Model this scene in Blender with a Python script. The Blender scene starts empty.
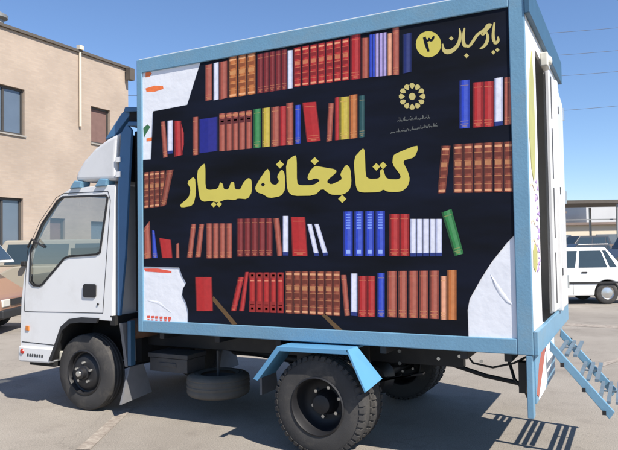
import bpy, bmesh, math, random
from mathutils import Vector, Matrix
random.seed(7)
S = bpy.context.scene
COL = S.collection
# ------------------------------------------------------------------ camera
F, PITCH, ROLL, YAW, CX, CY, CZ = [632.95768, 0.03401, -0.01588, 0.47151, 0.60098, -4.44015, 1.58171]
cam_data = bpy.data.cameras.new('camera'); cam = bpy.data.objects.new('camera', cam_data); COL.objects.link(cam)
S.camera = cam
fw = Vector((-math.sin(YAW)*math.cos(PITCH), math.cos(YAW)*math.cos(PITCH), math.sin(PITCH)))
r0 = Vector((math.cos(YAW), math.sin(YAW), 0)); u0 = r0.cross(fw)
r1 = r0*math.cos(ROLL)+u0*math.sin(ROLL); u1 = -r0*math.sin(ROLL)+u0*math.cos(ROLL)
M3 = Matrix((r1, u1, -fw)).transposed()
cam.matrix_world = Matrix.Translation((CX, CY, CZ)) @ M3.to_4x4()
cam_data.sensor_width = 36; cam_data.lens = F/618*36; cam_data.clip_start = .05; cam_data.clip_end = 3000
S.render.resolution_x = 1024; S.render.resolution_y = 746
# ------------------------------------------------------------------ light
SUN = Vector((.84, -.34, 1.0)).normalized()
el = math.asin(SUN.z); az = math.atan2(SUN.x, SUN.y)
W = bpy.data.worlds.new('World'); S.world = W; W.use_nodes = True
nt = W.node_tree; bg = nt.nodes['Background']
sky = nt.nodes.new('ShaderNodeTexSky'); sky.sky_type = 'NISHITA'; sky.sun_disc = False
sky.sun_elevation = el; sky.sun_rotation = az; sky.air_density = 1.0; sky.dust_density = .25; sky.ozone_density = 5.0; sky.altitude = 300
tint = nt.nodes.new('ShaderNodeMix'); tint.data_type = 'RGBA'; tint.blend_type = 'MULTIPLY'; tint.inputs[0].default_value = 1; tint.inputs[7].default_value = (1.04, 1.07, 1.15, 1)
nt.links.new(sky.outputs[0], tint.inputs[6]); nt.links.new(tint.outputs[2], bg.inputs[0]); bg.inputs[1].default_value = .094
ld = bpy.data.lights.new('sun', 'SUN'); ld.energy = 5.0; ld.angle = math.radians(.5); ld.color = (1, .94, .85)
sun = bpy.data.objects.new('sun', ld); COL.objects.link(sun)
sun.rotation_euler = (-SUN).to_track_quat('-Z', 'Y').to_euler(); sun.location = (5, -5, 12)
S.view_settings.view_transform = 'Standard'; S.view_settings.look = 'None'; S.view_settings.gamma = 1
S.view_settings.use_curve_mapping = False; S.view_settings.exposure = .62
S.render.engine = 'CYCLES'

# ------------------------------------------------------------------ traced tables, in metres on the truck's side plane (x, z)
BOOKS = [(((-2.6387, 3.1615), (-2.565, 3.1638), (-2.569, 2.8523), (-2.6426, 2.8525)), 'SAL', 1), (((-2.5493, 3.1659), (-2.4973, 3.1669), (-2.5015, 2.8485), (-2.5535, 2.8462)), 'WHT', 0), (((-2.4921, 3.1661), (-2.4099, 3.1668), (-2.4143, 2.8508), (-2.4964, 2.8436)), 'SAL', 0), (((-2.3943, 3.1902), (-2.3091, 3.193), (-2.314, 2.849), (-2.3991, 2.849)), 'ORG', 2), (((-2.3018, 3.1932), (-2.2178, 3.196), (-2.223, 2.8491), (-2.3067, 2.849)), 'ORG', 2), (((-2.2106, 3.1962), (-2.128, 3.1989), (-2.1333, 2.8491), (-2.2158, 2.8491)), 'ORG', 2), (((-2.1115, 3.1768), (-2.0571, 3.1771), (-2.0622, 2.8482), (-2.1166, 2.8479)), 'DRD', 1), (((-2.0536, 3.1771), (-1.9998, 3.1773), (-2.005, 2.8484), (-2.0588, 2.8482)), 'DRD', 1), (((-1.9963, 3.1773), (-1.943, 3.1776), (-1.9484, 2.8487), (-2.0016, 2.8485)), 'DRD', 1), (((-1.9396, 3.1776), (-1.8868, 3.1779), (-1.8923, 2.849), (-1.945, 2.8487)), 'DRD', 1), (((-1.8835, 3.1779), (-1.8312, 3.1781), (-1.8367, 2.8492), (-1.8889, 2.849)), 'DRD', 1), (((-1.8235, 3.1612), (-1.7795, 3.1583), (-1.7848, 2.8511), (-1.8287, 2.8527)), 'WHT', 0), (((-1.7683, 3.1728), (-1.703, 3.1734), (-1.7085, 2.8571), (-1.7737, 2.8578)), 'RED', 2), (((-1.6958, 3.1735), (-1.6313, 3.174), (-1.637, 2.8563), (-1.7013, 2.857)), 'RED', 2), (((-1.6242, 3.1741), (-1.5605, 3.1747), (-1.5663, 2.8556), (-1.6299, 2.8563)), 'RED', 2), (((-1.5535, 3.1747), (-1.4906, 3.1753), (-1.4966, 2.8549), (-1.5593, 2.8555)), 'RED', 2), (((-1.4837, 3.1754), (-1.4217, 3.1759), (-1.4277, 2.8542), (-1.4897, 2.8548)), 'RED', 2), (((-1.4148, 3.176), (-1.3535, 3.1765), (-1.3598, 2.8535), (-1.4209, 2.8541)), 'RED', 2), (((-1.3468, 3.1766), (-1.2862, 3.1771), (-1.2926, 2.8528), (-1.353, 2.8534)), 'RED', 2), (((-1.2751, 3.192), (-1.1923, 3.1935), (-1.1993, 2.8487), (-1.2818, 2.8521)), 'RED', 1), (((-1.1848, 3.1577), (-1.1279, 3.1521), (-1.1341, 2.8475), (-1.1911, 2.8476)), 'SAL', 0), (((-1.1193, 3.1736), (-1.0975, 3.1727), (-1.1042, 2.8489), (-1.126, 2.8502)), 'BLU', 0), (((-1.0951, 3.1726), (-1.0734, 3.1717), (-1.0801, 2.8475), (-1.1018, 2.8488)), 'BLU', 0), (((-1.071, 3.1716), (-1.044, 3.1708), (-1.0508, 2.8459), (-1.0777, 2.8474)), 'LIL', 0), (((-1.0404, 3.1707), (-1.0135, 3.17), (-1.0204, 2.8443), (-1.0472, 2.8457)), 'LIL', 0), (((-1.0099, 3.1699), (-0.9832, 3.1691), (-0.9902, 2.8426), (-1.0168, 2.8441)), 'LIL', 0), (((-0.9759, 3.1571), (-0.9406, 3.1549), (-0.9474, 2.8408), (-0.9826, 2.8419)), 'PCH', 0), (((-0.9359, 3.1917), (-0.8854, 3.1905), (-0.8931, 2.837), (-0.9435, 2.8402)), 'SAL', 1), (((-0.8597, 3.1301), (-0.7908, 3.1333), (-0.7971, 2.8459), (-0.866, 2.8407)), 'DBL', 0), (((-3.134, 2.721), (-3.0826, 2.7202), (-3.0577, 2.3992), (-3.1087, 2.3942)), 'SAL', 1), (((-3.0543, 2.7217), (-2.9958, 2.7201), (-2.999, 2.4257), (-3.0574, 2.426)), 'WHT', 3), (((-2.9869, 2.7147), (-2.9037, 2.7059), (-2.8906, 2.4037), (-2.9848, 2.3934)), 'RED', 0), (((-2.9093, 2.7021), (-2.8741, 2.5967), (-2.8754, 2.4907), (-2.9016, 2.4046)), 'RED', 0), (((-2.7779, 2.7235), (-2.7188, 2.7215), (-2.7228, 2.3902), (-2.7819, 2.3906)), 'SAL', 1), (((-2.7084, 2.6986), (-2.5139, 2.6995), (-2.5178, 2.4081), (-2.712, 2.4024)), 'NVY', 0), (((-2.498, 2.7235), (-2.4351, 2.7221), (-2.4395, 2.402), (-2.5024, 2.4025)), 'SAL', 4), (((-2.4304, 2.722), (-2.3681, 2.7207), (-2.3726, 2.4016), (-2.4348, 2.402)), 'SAL', 4), (((-2.3634, 2.7206), (-2.3019, 2.7193), (-2.3065, 2.4011), (-2.3679, 2.4015)), 'SAL', 4), (((-2.2973, 2.7192), (-2.2364, 2.7178), (-2.2411, 2.4006), (-2.3019, 2.4011)), 'SAL', 4), (((-2.2318, 2.7177), (-2.1716, 2.7164), (-2.1764, 2.4002), (-2.2365, 2.4006)), 'SAL', 4), (((-2.1573, 2.7236), (-2.0847, 2.7237), (-2.0897, 2.4014), (-2.1622, 2.3993)), 'GRN', 1), (((-2.0704, 2.722), (-1.9942, 2.7216), (-1.9993, 2.4019), (-2.0754, 2.4002)), 'YEL', 1), (((-1.9847, 2.7205), (-1.9097, 2.72), (-1.9149, 2.3986), (-1.9899, 2.397)), 'SAL', 1), (((-1.9097, 2.716), (-1.8448, 2.7166), (-1.8502, 2.3971), (-1.9149, 2.3986)), 'RED', 0), (((-1.8445, 2.7369), (-1.7803, 2.7374), (-1.7862, 2.3955), (-1.8502, 2.3971)), 'SAL', 1), (((-1.7671, 2.7117), (-1.7156, 2.7097), (-1.721, 2.4018), (-1.7724, 2.4024)), 'BLU', 1), (((-1.6992, 2.7238), (-1.575, 2.7171), (-1.5414, 2.4056), (-1.6646, 2.4048)), 'RED', 1), (((-1.4711, 2.693), (-1.4241, 2.6874), (-1.4467, 2.397), (-1.4939, 2.3935)), 'SAL', 1), (((-1.4147, 2.7293), (-1.3765, 2.7324), (-1.3829, 2.399), (-1.421, 2.3986)), 'RED', 0), (((-1.3765, 2.7285), (-1.2926, 2.726), (-1.299, 2.3991), (-1.3829, 2.399)), 'YEL', 1), (((-1.2925, 2.7337), (-1.2262, 2.7332), (-1.2329, 2.4007), (-1.299, 2.3991)), 'ORG', 1), (((-1.2141, 2.7202), (-1.1652, 2.718), (-1.1716, 2.4026), (-1.2206, 2.3995)), 'TEA', 1), (((-0.4483, 2.7327), (-0.3781, 2.7304), (-0.3864, 2.3927), (-0.4564, 2.3926)), 'BLU', 1), (((-0.3579, 2.7065), (-0.2871, 2.7023), (-0.2949, 2.3887), (-0.3656, 2.3907)), 'RED', 1), (((-0.2857, 2.7022), (-0.2159, 2.698), (-0.2238, 2.3868), (-0.2934, 2.3887)), 'RED', 1), (((-0.2073, 2.7178), (-0.1538, 2.7174), (-0.1622, 2.3876), (-0.2157, 2.3861)), 'WHT', 3), (((-0.144, 2.7126), (-0.1216, 2.7127), (-0.13, 2.3874), (-0.1523, 2.3866)), 'SAL', 1), (((-0.1191, 2.7127), (-0.0969, 2.7127), (-0.1053, 2.3883), (-0.1275, 2.3875)), 'SAL', 1), (((-3.3298, 2.2789), (-3.2732, 2.2792), (-3.2763, 1.9536), (-3.3328, 1.9508)), 'BRN', 2), (((-3.2683, 2.2793), (-3.2122, 2.2796), (-3.2153, 1.9567), (-3.2714, 1.9539)), 'BRN', 2), (((-3.2073, 2.2797), (-3.1518, 2.28), (-3.155, 1.9598), (-3.2105, 1.957)), 'BRN', 2), (((-3.147, 2.28), (-3.092, 2.2804), (-3.0953, 1.9628), (-3.1502, 1.96)), 'BRN', 2), (((-3.0759, 2.2796), (-2.9916, 2.2827), (-3.0791, 1.9715), (-3.1473, 1.9655)), 'BRN', 1), (((-0.5876, 2.2836), (-0.523, 2.278), (-0.5667, 1.9463), (-0.6245, 1.9457)), 'BRN', 2), (((-0.5015, 2.2868), (-0.4379, 2.2844), (-0.4462, 1.941), (-0.5096, 1.9433)), 'BRN', 2), (((-0.4309, 2.2841), (-0.3682, 2.2818), (-0.3767, 1.9385), (-0.4392, 1.9407)), 'BRN', 2), (((-0.3613, 2.2815), (-0.2996, 2.2792), (-0.3081, 1.936), (-0.3698, 1.9382)), 'BRN', 2), (((-0.2928, 2.2789), (-0.2319, 2.2766), (-0.2405, 1.9336), (-0.3013, 1.9358)), 'BRN', 2), (((-0.2252, 2.2764), (-0.1651, 2.2741), (-0.1739, 1.9312), (-0.2338, 1.9333)), 'BRN', 2), (((-0.1585, 2.2738), (-0.0993, 2.2716), (-0.1082, 1.9288), (-0.1673, 1.9309)), 'BRN', 2), (((-3.3404, 1.7646), (-3.2696, 1.835), (-3.2496, 1.501), (-3.3429, 1.4925)), 'SAL', 1), (((-3.2414, 1.7529), (-3.2126, 1.7432), (-3.1805, 1.5006), (-3.238, 1.5009)), 'BLU', 1), (((-3.1616, 1.6792), (-3.0263, 1.6588), (-3.0113, 1.4996), (-3.1293, 1.5002)), 'RED', 0), (((-2.9711, 1.6225), (-2.9379, 1.6308), (-2.936, 1.4991), (-2.9746, 1.4993)), 'SAL', 0), (((-2.8052, 1.7938), (-2.7515, 1.7922), (-2.7979, 1.5026), (-2.8541, 1.503)), 'SAL', 1), (((-2.7195, 1.7912), (-2.6666, 1.7896), (-2.7072, 1.5064), (-2.7657, 1.505)), 'SAL', 1), (((-2.6455, 1.7933), (-2.5833, 1.7914), (-2.5871, 1.4951), (-2.6493, 1.4948)), 'SAL', 1), (((-2.5764, 1.7912), (-2.5148, 1.7893), (-2.5188, 1.4953), (-2.5802, 1.4951)), 'SAL', 1), (((-2.508, 1.7891), (-2.4472, 1.7872), (-2.4512, 1.4955), (-2.512, 1.4953)), 'SAL', 1), (((-2.4404, 1.787), (-2.3803, 1.7851), (-2.3843, 1.4958), (-2.4445, 1.4956)), 'SAL', 1), (((-2.3331, 1.823), (-2.2653, 1.8217), (-2.2699, 1.5084), (-2.3376, 1.5081)), 'DRD', 1), (((-2.2618, 1.8216), (-2.1949, 1.8203), (-2.1996, 1.5087), (-2.2664, 1.5084)), 'DRD', 1), (((-2.1914, 1.8202), (-2.1253, 1.8189), (-2.13, 1.509), (-2.1961, 1.5087)), 'DRD', 1), (((-2.1218, 1.8188), (-2.0565, 1.8175), (-2.0614, 1.5094), (-2.1266, 1.5091)), 'DRD', 1), (((-2.0531, 1.8174), (-1.9885, 1.8161), (-1.9935, 1.5097), (-2.0579, 1.5094)), 'DRD', 1), (((-1.9805, 1.8151), (-1.9245, 1.8156), (-1.9018, 1.5131), (-1.9481, 1.5094)), 'SAL', 0), (((-1.8901, 1.8305), (-1.8396, 1.8287), (-1.8449, 1.5126), (-1.8953, 1.513)), 'WHT', 3), (((-1.8188, 1.8199), (-1.6884, 1.8153), (-1.6717, 1.5074), (-1.8104, 1.5084)), 'RED', 1), (((-1.6716, 1.7594), (-1.6319, 1.7582), (-1.5709, 1.5082), (-1.6119, 1.5069)), 'WHT', 3), (((-1.61, 1.7576), (-1.5724, 1.7564), (-1.4932, 1.5122), (-1.5345, 1.5079)), 'WHT', 3), (((-1.3599, 1.8459), (-1.2831, 1.8437), (-1.2898, 1.5045), (-1.3665, 1.5051)), 'BLU', 5), (((-1.2707, 1.8433), (-1.1952, 1.8412), (-1.202, 1.5039), (-1.2774, 1.5045)), 'BLU', 5), (((-1.183, 1.8408), (-1.1087, 1.8387), (-1.1156, 1.5033), (-1.1898, 1.5038)), 'BLU', 5), (((-1.0967, 1.8383), (-1.0236, 1.8362), (-1.0307, 1.5026), (-1.1036, 1.5032)), 'BLU', 5), (((-0.9888, 1.8128), (-0.913, 1.8099), (-0.9197, 1.5018), (-0.9955, 1.5024)), 'RED', 1), (((-0.9115, 1.8099), (-0.8368, 1.8071), (-0.8436, 1.5013), (-0.9182, 1.5018)), 'RED', 1), (((-0.8286, 1.7703), (-0.7853, 1.7688), (-0.7913, 1.4979), (-0.8346, 1.4976)), 'WHT', 3), (((-0.7805, 1.7687), (-0.7376, 1.7672), (-0.7437, 1.4983), (-0.7865, 1.498)), 'WHT', 3), (((-0.7328, 1.7671), (-0.6903, 1.7656), (-0.6965, 1.4987), (-0.7389, 1.4983)), 'WHT', 3), (((-0.6856, 1.7655), (-0.6436, 1.764), (-0.6497, 1.4991), (-0.6918, 1.4987)), 'WHT', 3), (((-0.6389, 1.7639), (-0.5972, 1.7625), (-0.6033, 1.4994), (-0.645, 1.4991)), 'WHT', 3), (((-0.5987, 1.8088), (-0.5265, 1.8308), (-0.4495, 1.5158), (-0.5131, 1.4988)), 'GRN', 1), (((-2.7678, 1.334), (-2.5888, 1.3353), (-2.5822, 1.047), (-2.7607, 1.0413)), 'RED', 0), (((-2.3252, 1.3374), (-2.266, 1.3378), (-2.3491, 1.0544), (-2.404, 1.0527)), 'RED', 1), (((-2.2556, 1.3792), (-2.2214, 1.3794), (-2.2701, 1.057), (-2.3213, 1.0553)), 'RED', 0), (((-2.2165, 1.3753), (-2.1556, 1.3755), (-2.1605, 1.0508), (-2.2214, 1.0503)), 'RED', 6), (((-2.1488, 1.3756), (-2.0885, 1.3758), (-2.0936, 1.0514), (-2.1538, 1.0509)), 'RED', 6), (((-2.0819, 1.3759), (-2.0223, 1.3761), (-2.0275, 1.052), (-2.087, 1.0515)), 'RED', 6), (((-2.0157, 1.3762), (-1.9568, 1.3764), (-1.9621, 1.0525), (-2.0209, 1.052)), 'RED', 6), (((-1.9503, 1.3765), (-1.8921, 1.3767), (-1.8975, 1.0531), (-1.9556, 1.0526)), 'RED', 6), (((-1.8763, 1.3888), (-1.8098, 1.3885), (-1.8156, 1.0525), (-1.8819, 1.0534)), 'BRN', 2), (((-1.8041, 1.3885), (-1.7385, 1.3882), (-1.7444, 1.0516), (-1.8098, 1.0524)), 'BRN', 2), (((-1.7328, 1.3881), (-1.668, 1.3879), (-1.674, 1.0506), (-1.7387, 1.0515)), 'BRN', 2), (((-1.6624, 1.3878), (-1.5985, 1.3875), (-1.6046, 1.0496), (-1.6685, 1.0505)), 'BRN', 2), (((-1.593, 1.3875), (-1.5298, 1.3872), (-1.5361, 1.0487), (-1.5991, 1.0496)), 'BRN', 2), (((-1.5244, 1.3872), (-1.462, 1.3869), (-1.4684, 1.0478), (-1.5306, 1.0486)), 'BRN', 2), (((-1.4566, 1.3869), (-1.395, 1.3866), (-1.4016, 1.0469), (-1.463, 1.0477)), 'BRN', 2), (((-1.3902, 1.3598), (-1.3443, 1.3601), (-1.3213, 1.0532), (-1.3645, 1.0479)), 'SAL', 1), (((-1.3068, 1.3717), (-1.2534, 1.372), (-1.2598, 1.0516), (-1.3131, 1.0535)), 'WHT', 3), (((-1.2456, 1.3532), (-1.1781, 1.3537), (-1.1843, 1.0488), (-1.2517, 1.0482)), 'RED', 1), (((-1.1767, 1.3537), (-1.1101, 1.3541), (-1.1164, 1.0494), (-1.1829, 1.0488)), 'RED', 1), (((-1.0924, 1.3766), (-1.0356, 1.3768), (-1.0425, 1.0498), (-1.0992, 1.0499)), 'BLU', 1), (((-1.0134, 1.3917), (-0.9426, 1.3926), (-0.9499, 1.0528), (-1.0206, 1.0528)), 'SAL', 1), (((-0.9321, 1.3927), (-0.8623, 1.3936), (-0.8699, 1.0528), (-0.9394, 1.0528)), 'SAL', 1), (((-0.852, 1.3937), (-0.7834, 1.3946), (-0.791, 1.0529), (-0.8595, 1.0528)), 'SAL', 1), (((-0.7732, 1.3947), (-0.7056, 1.3955), (-0.7134, 1.0529), (-0.7809, 1.0529)), 'SAL', 1), (((-0.6956, 1.3957), (-0.629, 1.3965), (-0.637, 1.0529), (-0.7034, 1.0529)), 'SAL', 1), (((-0.6165, 1.3576), (-0.5748, 1.3579), (-0.582, 1.0497), (-0.6236, 1.0495)), 'PCH', 1), (((-0.5702, 1.4003), (-0.5013, 1.4005), (-0.5097, 1.0503), (-0.5784, 1.0512)), 'ORG', 0), (((-2.6016, 1.1482), (-2.5754, 1.1742), (-2.3407, 0.9469), (-2.3905, 0.9407)), 'STK', 0), (((-1.562, 1.0486), (-1.5274, 1.0576), (-1.3775, 0.9373), (-1.4279, 0.9312)), 'STK', 0)]
MARKS = [(((-3.3097, 3.1899), (-3.2625, 3.1971), (-3.2335, 3.1746), (-3.263, 3.1466), (-3.3101, 3.1484)), 'SMO'), (((-3.311, 3.0473), (-3.2055, 3.0584), (-3.1078, 3.0438), (-3.1024, 3.0159), (-3.2061, 3.0018), (-3.2995, 3.0136)), 'SMO'), (((-3.3403, 2.6874), (-3.2905, 2.7145), (-3.2557, 2.6881), (-3.303, 2.6379), (-3.3328, 2.5949)), 'SMG'), (((-3.3035, 2.5876), (-3.2333, 2.5948), (-3.2371, 2.5587), (-3.3037, 2.5602)), 'SMO'), (((-3.3437, 1.4064), (-3.1872, 1.4067), (-3.0292, 1.3849), (-3.0294, 1.3672), (-3.1647, 1.371), (-3.3263, 1.3793)), 'SMR'), (((-3.3125, 0.9805), (-3.2753, 0.9836), (-3.2778, 0.962), (-3.308, 0.9591)), 'SMR'), (((-3.3058, 0.952), (-3.2826, 0.952), (-3.2862, 0.9384), (-3.3094, 0.9393)), 'SMR'), (((-3.2661, 0.9799), (-3.2292, 0.983), (-3.2317, 0.9611), (-3.2617, 0.9582)), 'SMR'), (((-3.2594, 0.952), (-3.2364, 0.952), (-3.24, 0.9384), (-3.263, 0.9393)), 'SMR'), (((-3.2201, 0.9793), (-3.1834, 0.9824), (-3.1859, 0.9601), (-3.2157, 0.9572)), 'SMR'), (((-3.2134, 0.9519), (-3.1906, 0.9519), (-3.1941, 0.9384), (-3.217, 0.9393)), 'SMR'), (((-3.1686, 0.9789), (-3.1323, 0.982), (-3.1348, 0.9593), (-3.1643, 0.9565)), 'SMR'), (((-3.1621, 0.9521), (-3.1394, 0.9521), (-3.1429, 0.9387), (-3.1656, 0.9396)), 'SMR'), (((-3.1176, 0.9786), (-3.0816, 0.9816), (-3.0841, 0.9586), (-3.1134, 0.9557)), 'SMR'), (((-3.1112, 0.9523), (-3.0886, 0.9523), (-3.0922, 0.9389), (-3.1147, 0.9398)), 'SMR'), (((-3.0727, 0.978), (-3.0369, 0.981), (-3.0394, 0.9577), (-3.0684, 0.9548)), 'SMR'), (((-3.0662, 0.9522), (-3.0439, 0.9522), (-3.0474, 0.9389), (-3.0697, 0.9398)), 'SMR')]
MAIN = [[(-0.766, 2.3053), (-0.7615, 2.2699), (-0.7881, 2.2162), (-0.8667, 2.2014), (-0.8726, 2.1821), (-0.8388, 2.1144), (-0.8265, 2.0588), (-0.8438, 2.0077), (-0.8825, 1.9772), (-0.9332, 1.9708), (-1.0023, 1.9784), (-1.0326, 1.9973), (-1.0626, 1.9777), (-1.2155, 1.9831), (-1.2413, 2.0034), (-1.2536, 2.0448), (-1.2672, 2.2469), (-1.1899, 2.3193), (-1.1744, 2.2991), (-1.1711, 2.1046), (-1.1414, 2.0812), (-1.0703, 2.0794), (-1.0516, 2.0968), (-1.0579, 2.1359), (-1.0321, 2.1541), (-1.0126, 2.0863), (-0.9864, 2.0701), (-0.9175, 2.0645), (-0.894, 2.0761), (-0.9016, 2.1029), (-0.9577, 2.1792), (-0.9509, 2.2408), (-0.9201, 2.2594)], [(-1.7709, 2.3139), (-1.7563, 2.2887), (-1.7582, 2.0889), (-1.7346, 2.0675), (-1.6118, 2.0617), (-1.5485, 2.0959), (-1.5888, 2.1168), (-1.6538, 2.0985), (-1.6635, 2.1308), (-1.6346, 2.1816), (-1.5915, 2.2141), (-1.5293, 2.1978), (-1.4154, 2.1729), (-1.4116, 2.1481), (-1.4851, 2.0985), (-1.4941, 2.0757), (-1.4573, 2.0579), (-1.3983, 2.078), (-1.365, 2.0952), (-1.3807, 2.1374), (-1.3271, 2.2077), (-1.2938, 2.1698), (-1.2871, 2.0576), (-1.3059, 2.0042), (-1.3554, 1.9741), (-1.4456, 1.9773), (-1.4786, 1.9891), (-1.5352, 2.0338), (-1.603, 1.9799), (-1.7962, 1.987), (-1.8352, 2.0185), (-1.8497, 2.0648), (-1.8539, 2.2654)], [(-1.8949, 2.209), (-1.8677, 2.1762), (-1.8638, 2.0441), (-1.9031, 1.9897), (-2.0155, 1.9791), (-2.0719, 2.0146), (-2.1259, 2.0312), (-2.1511, 2.0683), (-2.1083, 2.1346), (-2.0305, 2.2253), (-2.0057, 2.1963), (-2.0026, 2.0981), (-1.9512, 2.0815), (-1.9182, 2.1093), (-1.9407, 2.1526)], [(-2.66, 2.313), (-2.6463, 2.2832), (-2.6487, 2.0991), (-2.6139, 2.0785), (-2.5169, 2.0831), (-2.4956, 2.1387), (-2.4685, 2.1258), (-2.4589, 2.0771), (-2.4116, 2.0716), (-2.3838, 2.1348), (-2.3537, 2.133), (-2.3479, 2.0709), (-2.2915, 2.065), (-2.2643, 2.1192), (-2.2179, 2.158), (-2.1822, 2.1461), (-2.1774, 2.0394), (-2.2238, 1.9809), (-2.319, 1.9925), (-2.3492, 1.9785), (-2.4364, 1.9911), (-2.5219, 1.9668), (-2.5838, 1.9839), (-2.6818, 1.9813), (-2.7149, 2.0219), (-2.7406, 2.2493)], [(-2.7589, 2.2127), (-2.7483, 2.0583), (-2.7782, 1.9524), (-2.905, 1.9404), (-2.9268, 1.9633), (-2.8259, 2.0244), (-2.8051, 2.102), (-2.846, 2.1599)]]
DOTS = [[(-1.0835, 2.1965), (-1.0544, 2.1663), (-1.0846, 2.1404), (-1.1139, 2.1706)], [(-1.0297, 2.2031), (-1.0009, 2.1731), (-1.0309, 2.1473), (-1.0598, 2.1774)], [(-1.3659, 1.9733), (-1.3323, 1.9402), (-1.3671, 1.9104), (-1.4009, 1.9435)], [(-1.5961, 2.2815), (-1.5617, 2.2473), (-1.5972, 2.2185), (-1.6318, 2.2526)], [(-1.9092, 2.279), (-1.8727, 2.2439), (-1.9102, 2.2142), (-1.9469, 2.2493)], [(-2.5631, 1.9758), (-2.5342, 1.9503), (-2.5638, 1.9274), (-2.5929, 1.9529)], [(-2.5064, 1.9761), (-2.4777, 1.9507), (-2.507, 1.9279), (-2.5358, 1.9533)]]
HOLES = [[(-2.0719, 2.1118), (-2.0516, 2.0928), (-2.0725, 2.0762), (-2.0929, 2.0952)]]
TITLE = [([(-0.1987, 3.1036), (-0.2046, 3.0656), (-0.2105, 3.0243), (-0.2075, 2.9797), (-0.1966, 2.961)], [0.0091, 0.0131, 0.0151, 0.0181, 0.0101]), ([(-0.1792, 3.0021), (-0.1751, 2.9744), (-0.1902, 2.9566), (-0.2063, 2.9643)], [0.0071, 0.0161, 0.0161, 0.0121]), ([(-0.2536, 3.0443), (-0.2438, 3.0086), (-0.2556, 2.9672), (-0.2794, 2.9437), (-0.3028, 2.9372)], [0.0091, 0.0171, 0.0191, 0.0151, 0.005]), ([(-0.2178, 3.0933), (-0.2377, 3.0883), (-0.2598, 3.0649), (-0.2806, 3.0599)], [0.0081, 0.0322, 0.0222, 0.0141]), ([(-0.2429, 3.0756), (-0.2618, 3.0499), (-0.2788, 3.034), (-0.29, 3.0513), (-0.2763, 3.066)], [0.0141, 0.0181, 0.0201, 0.0131, 0.0091]), ([(-0.2765, 3.0592), (-0.3187, 3.039), (-0.3466, 2.9973), (-0.3727, 2.9654), (-0.3948, 2.9637)], [0.0131, 0.0171, 0.0171, 0.0151, 0.0081]), ([(-0.4034, 3.1016), (-0.413, 3.0583), (-0.416, 3.0069), (-0.4083, 2.9728), (-0.3828, 2.9704)], [0.0071, 0.0161, 0.0191, 0.0191, 0.0121]), ([(-0.4393, 3.1044), (-0.4339, 3.0444), (-0.449, 2.9897), (-0.4913, 2.9512), (-0.535, 2.9475), (-0.559, 2.9687), (-0.5633, 3.0133)], [0.0071, 0.0171, 0.0201, 0.0252, 0.0272, 0.0181, 0.0071])]
TDOTS = [[(-0.4992, 3.0588), (-0.4832, 3.0396), (-0.5, 3.0258), (-0.5161, 3.045)], [(-0.3951, 2.9198), (-0.3786, 2.9), (-0.3959, 2.8854), (-0.4124, 2.9052)], [(-0.2109, 2.9126), (-0.1966, 2.8951), (-0.2116, 2.8822), (-0.226, 2.8997)], [(-0.1844, 2.9253), (-0.1702, 2.9079), (-0.1852, 2.8951), (-0.1994, 2.9125)]]
NUM = [([(-0.6955, 3.0849), (-0.682, 3.027), (-0.6654, 2.9718)], [0.0199, 0.0232, 0.0133]), ([(-0.6928, 3.0757), (-0.6814, 3.0533), (-0.6636, 3.0533), (-0.6587, 3.073)], [0.0166, 0.0166, 0.0166, 0.0116]), ([(-0.659, 3.0584), (-0.64, 3.0495), (-0.6246, 3.079)], [0.0133, 0.0199, 0.0133])]
CIRC = [(-0.5735, 3.0125), (-0.5763, 2.992), (-0.5835, 2.9733), (-0.5948, 2.9572), (-0.6097, 2.9445), (-0.6274, 2.936), (-0.6471, 2.932), (-0.6678, 2.9327), (-0.6885, 2.9382), (-0.7081, 2.9482), (-0.7256, 2.9623), (-0.7402, 2.9797), (-0.751, 2.9995), (-0.7576, 3.0208), (-0.7595, 3.0424), (-0.7566, 3.0633), (-0.7492, 3.0823), (-0.7375, 3.0986), (-0.7223, 3.1112), (-0.7042, 3.1195), (-0.6843, 3.1232), (-0.6635, 3.122), (-0.6429, 3.1161), (-0.6235, 3.1058), (-0.6063, 3.0917), (-0.5921, 3.0743), (-0.5816, 3.0547), (-0.5753, 3.0338)]
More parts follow.
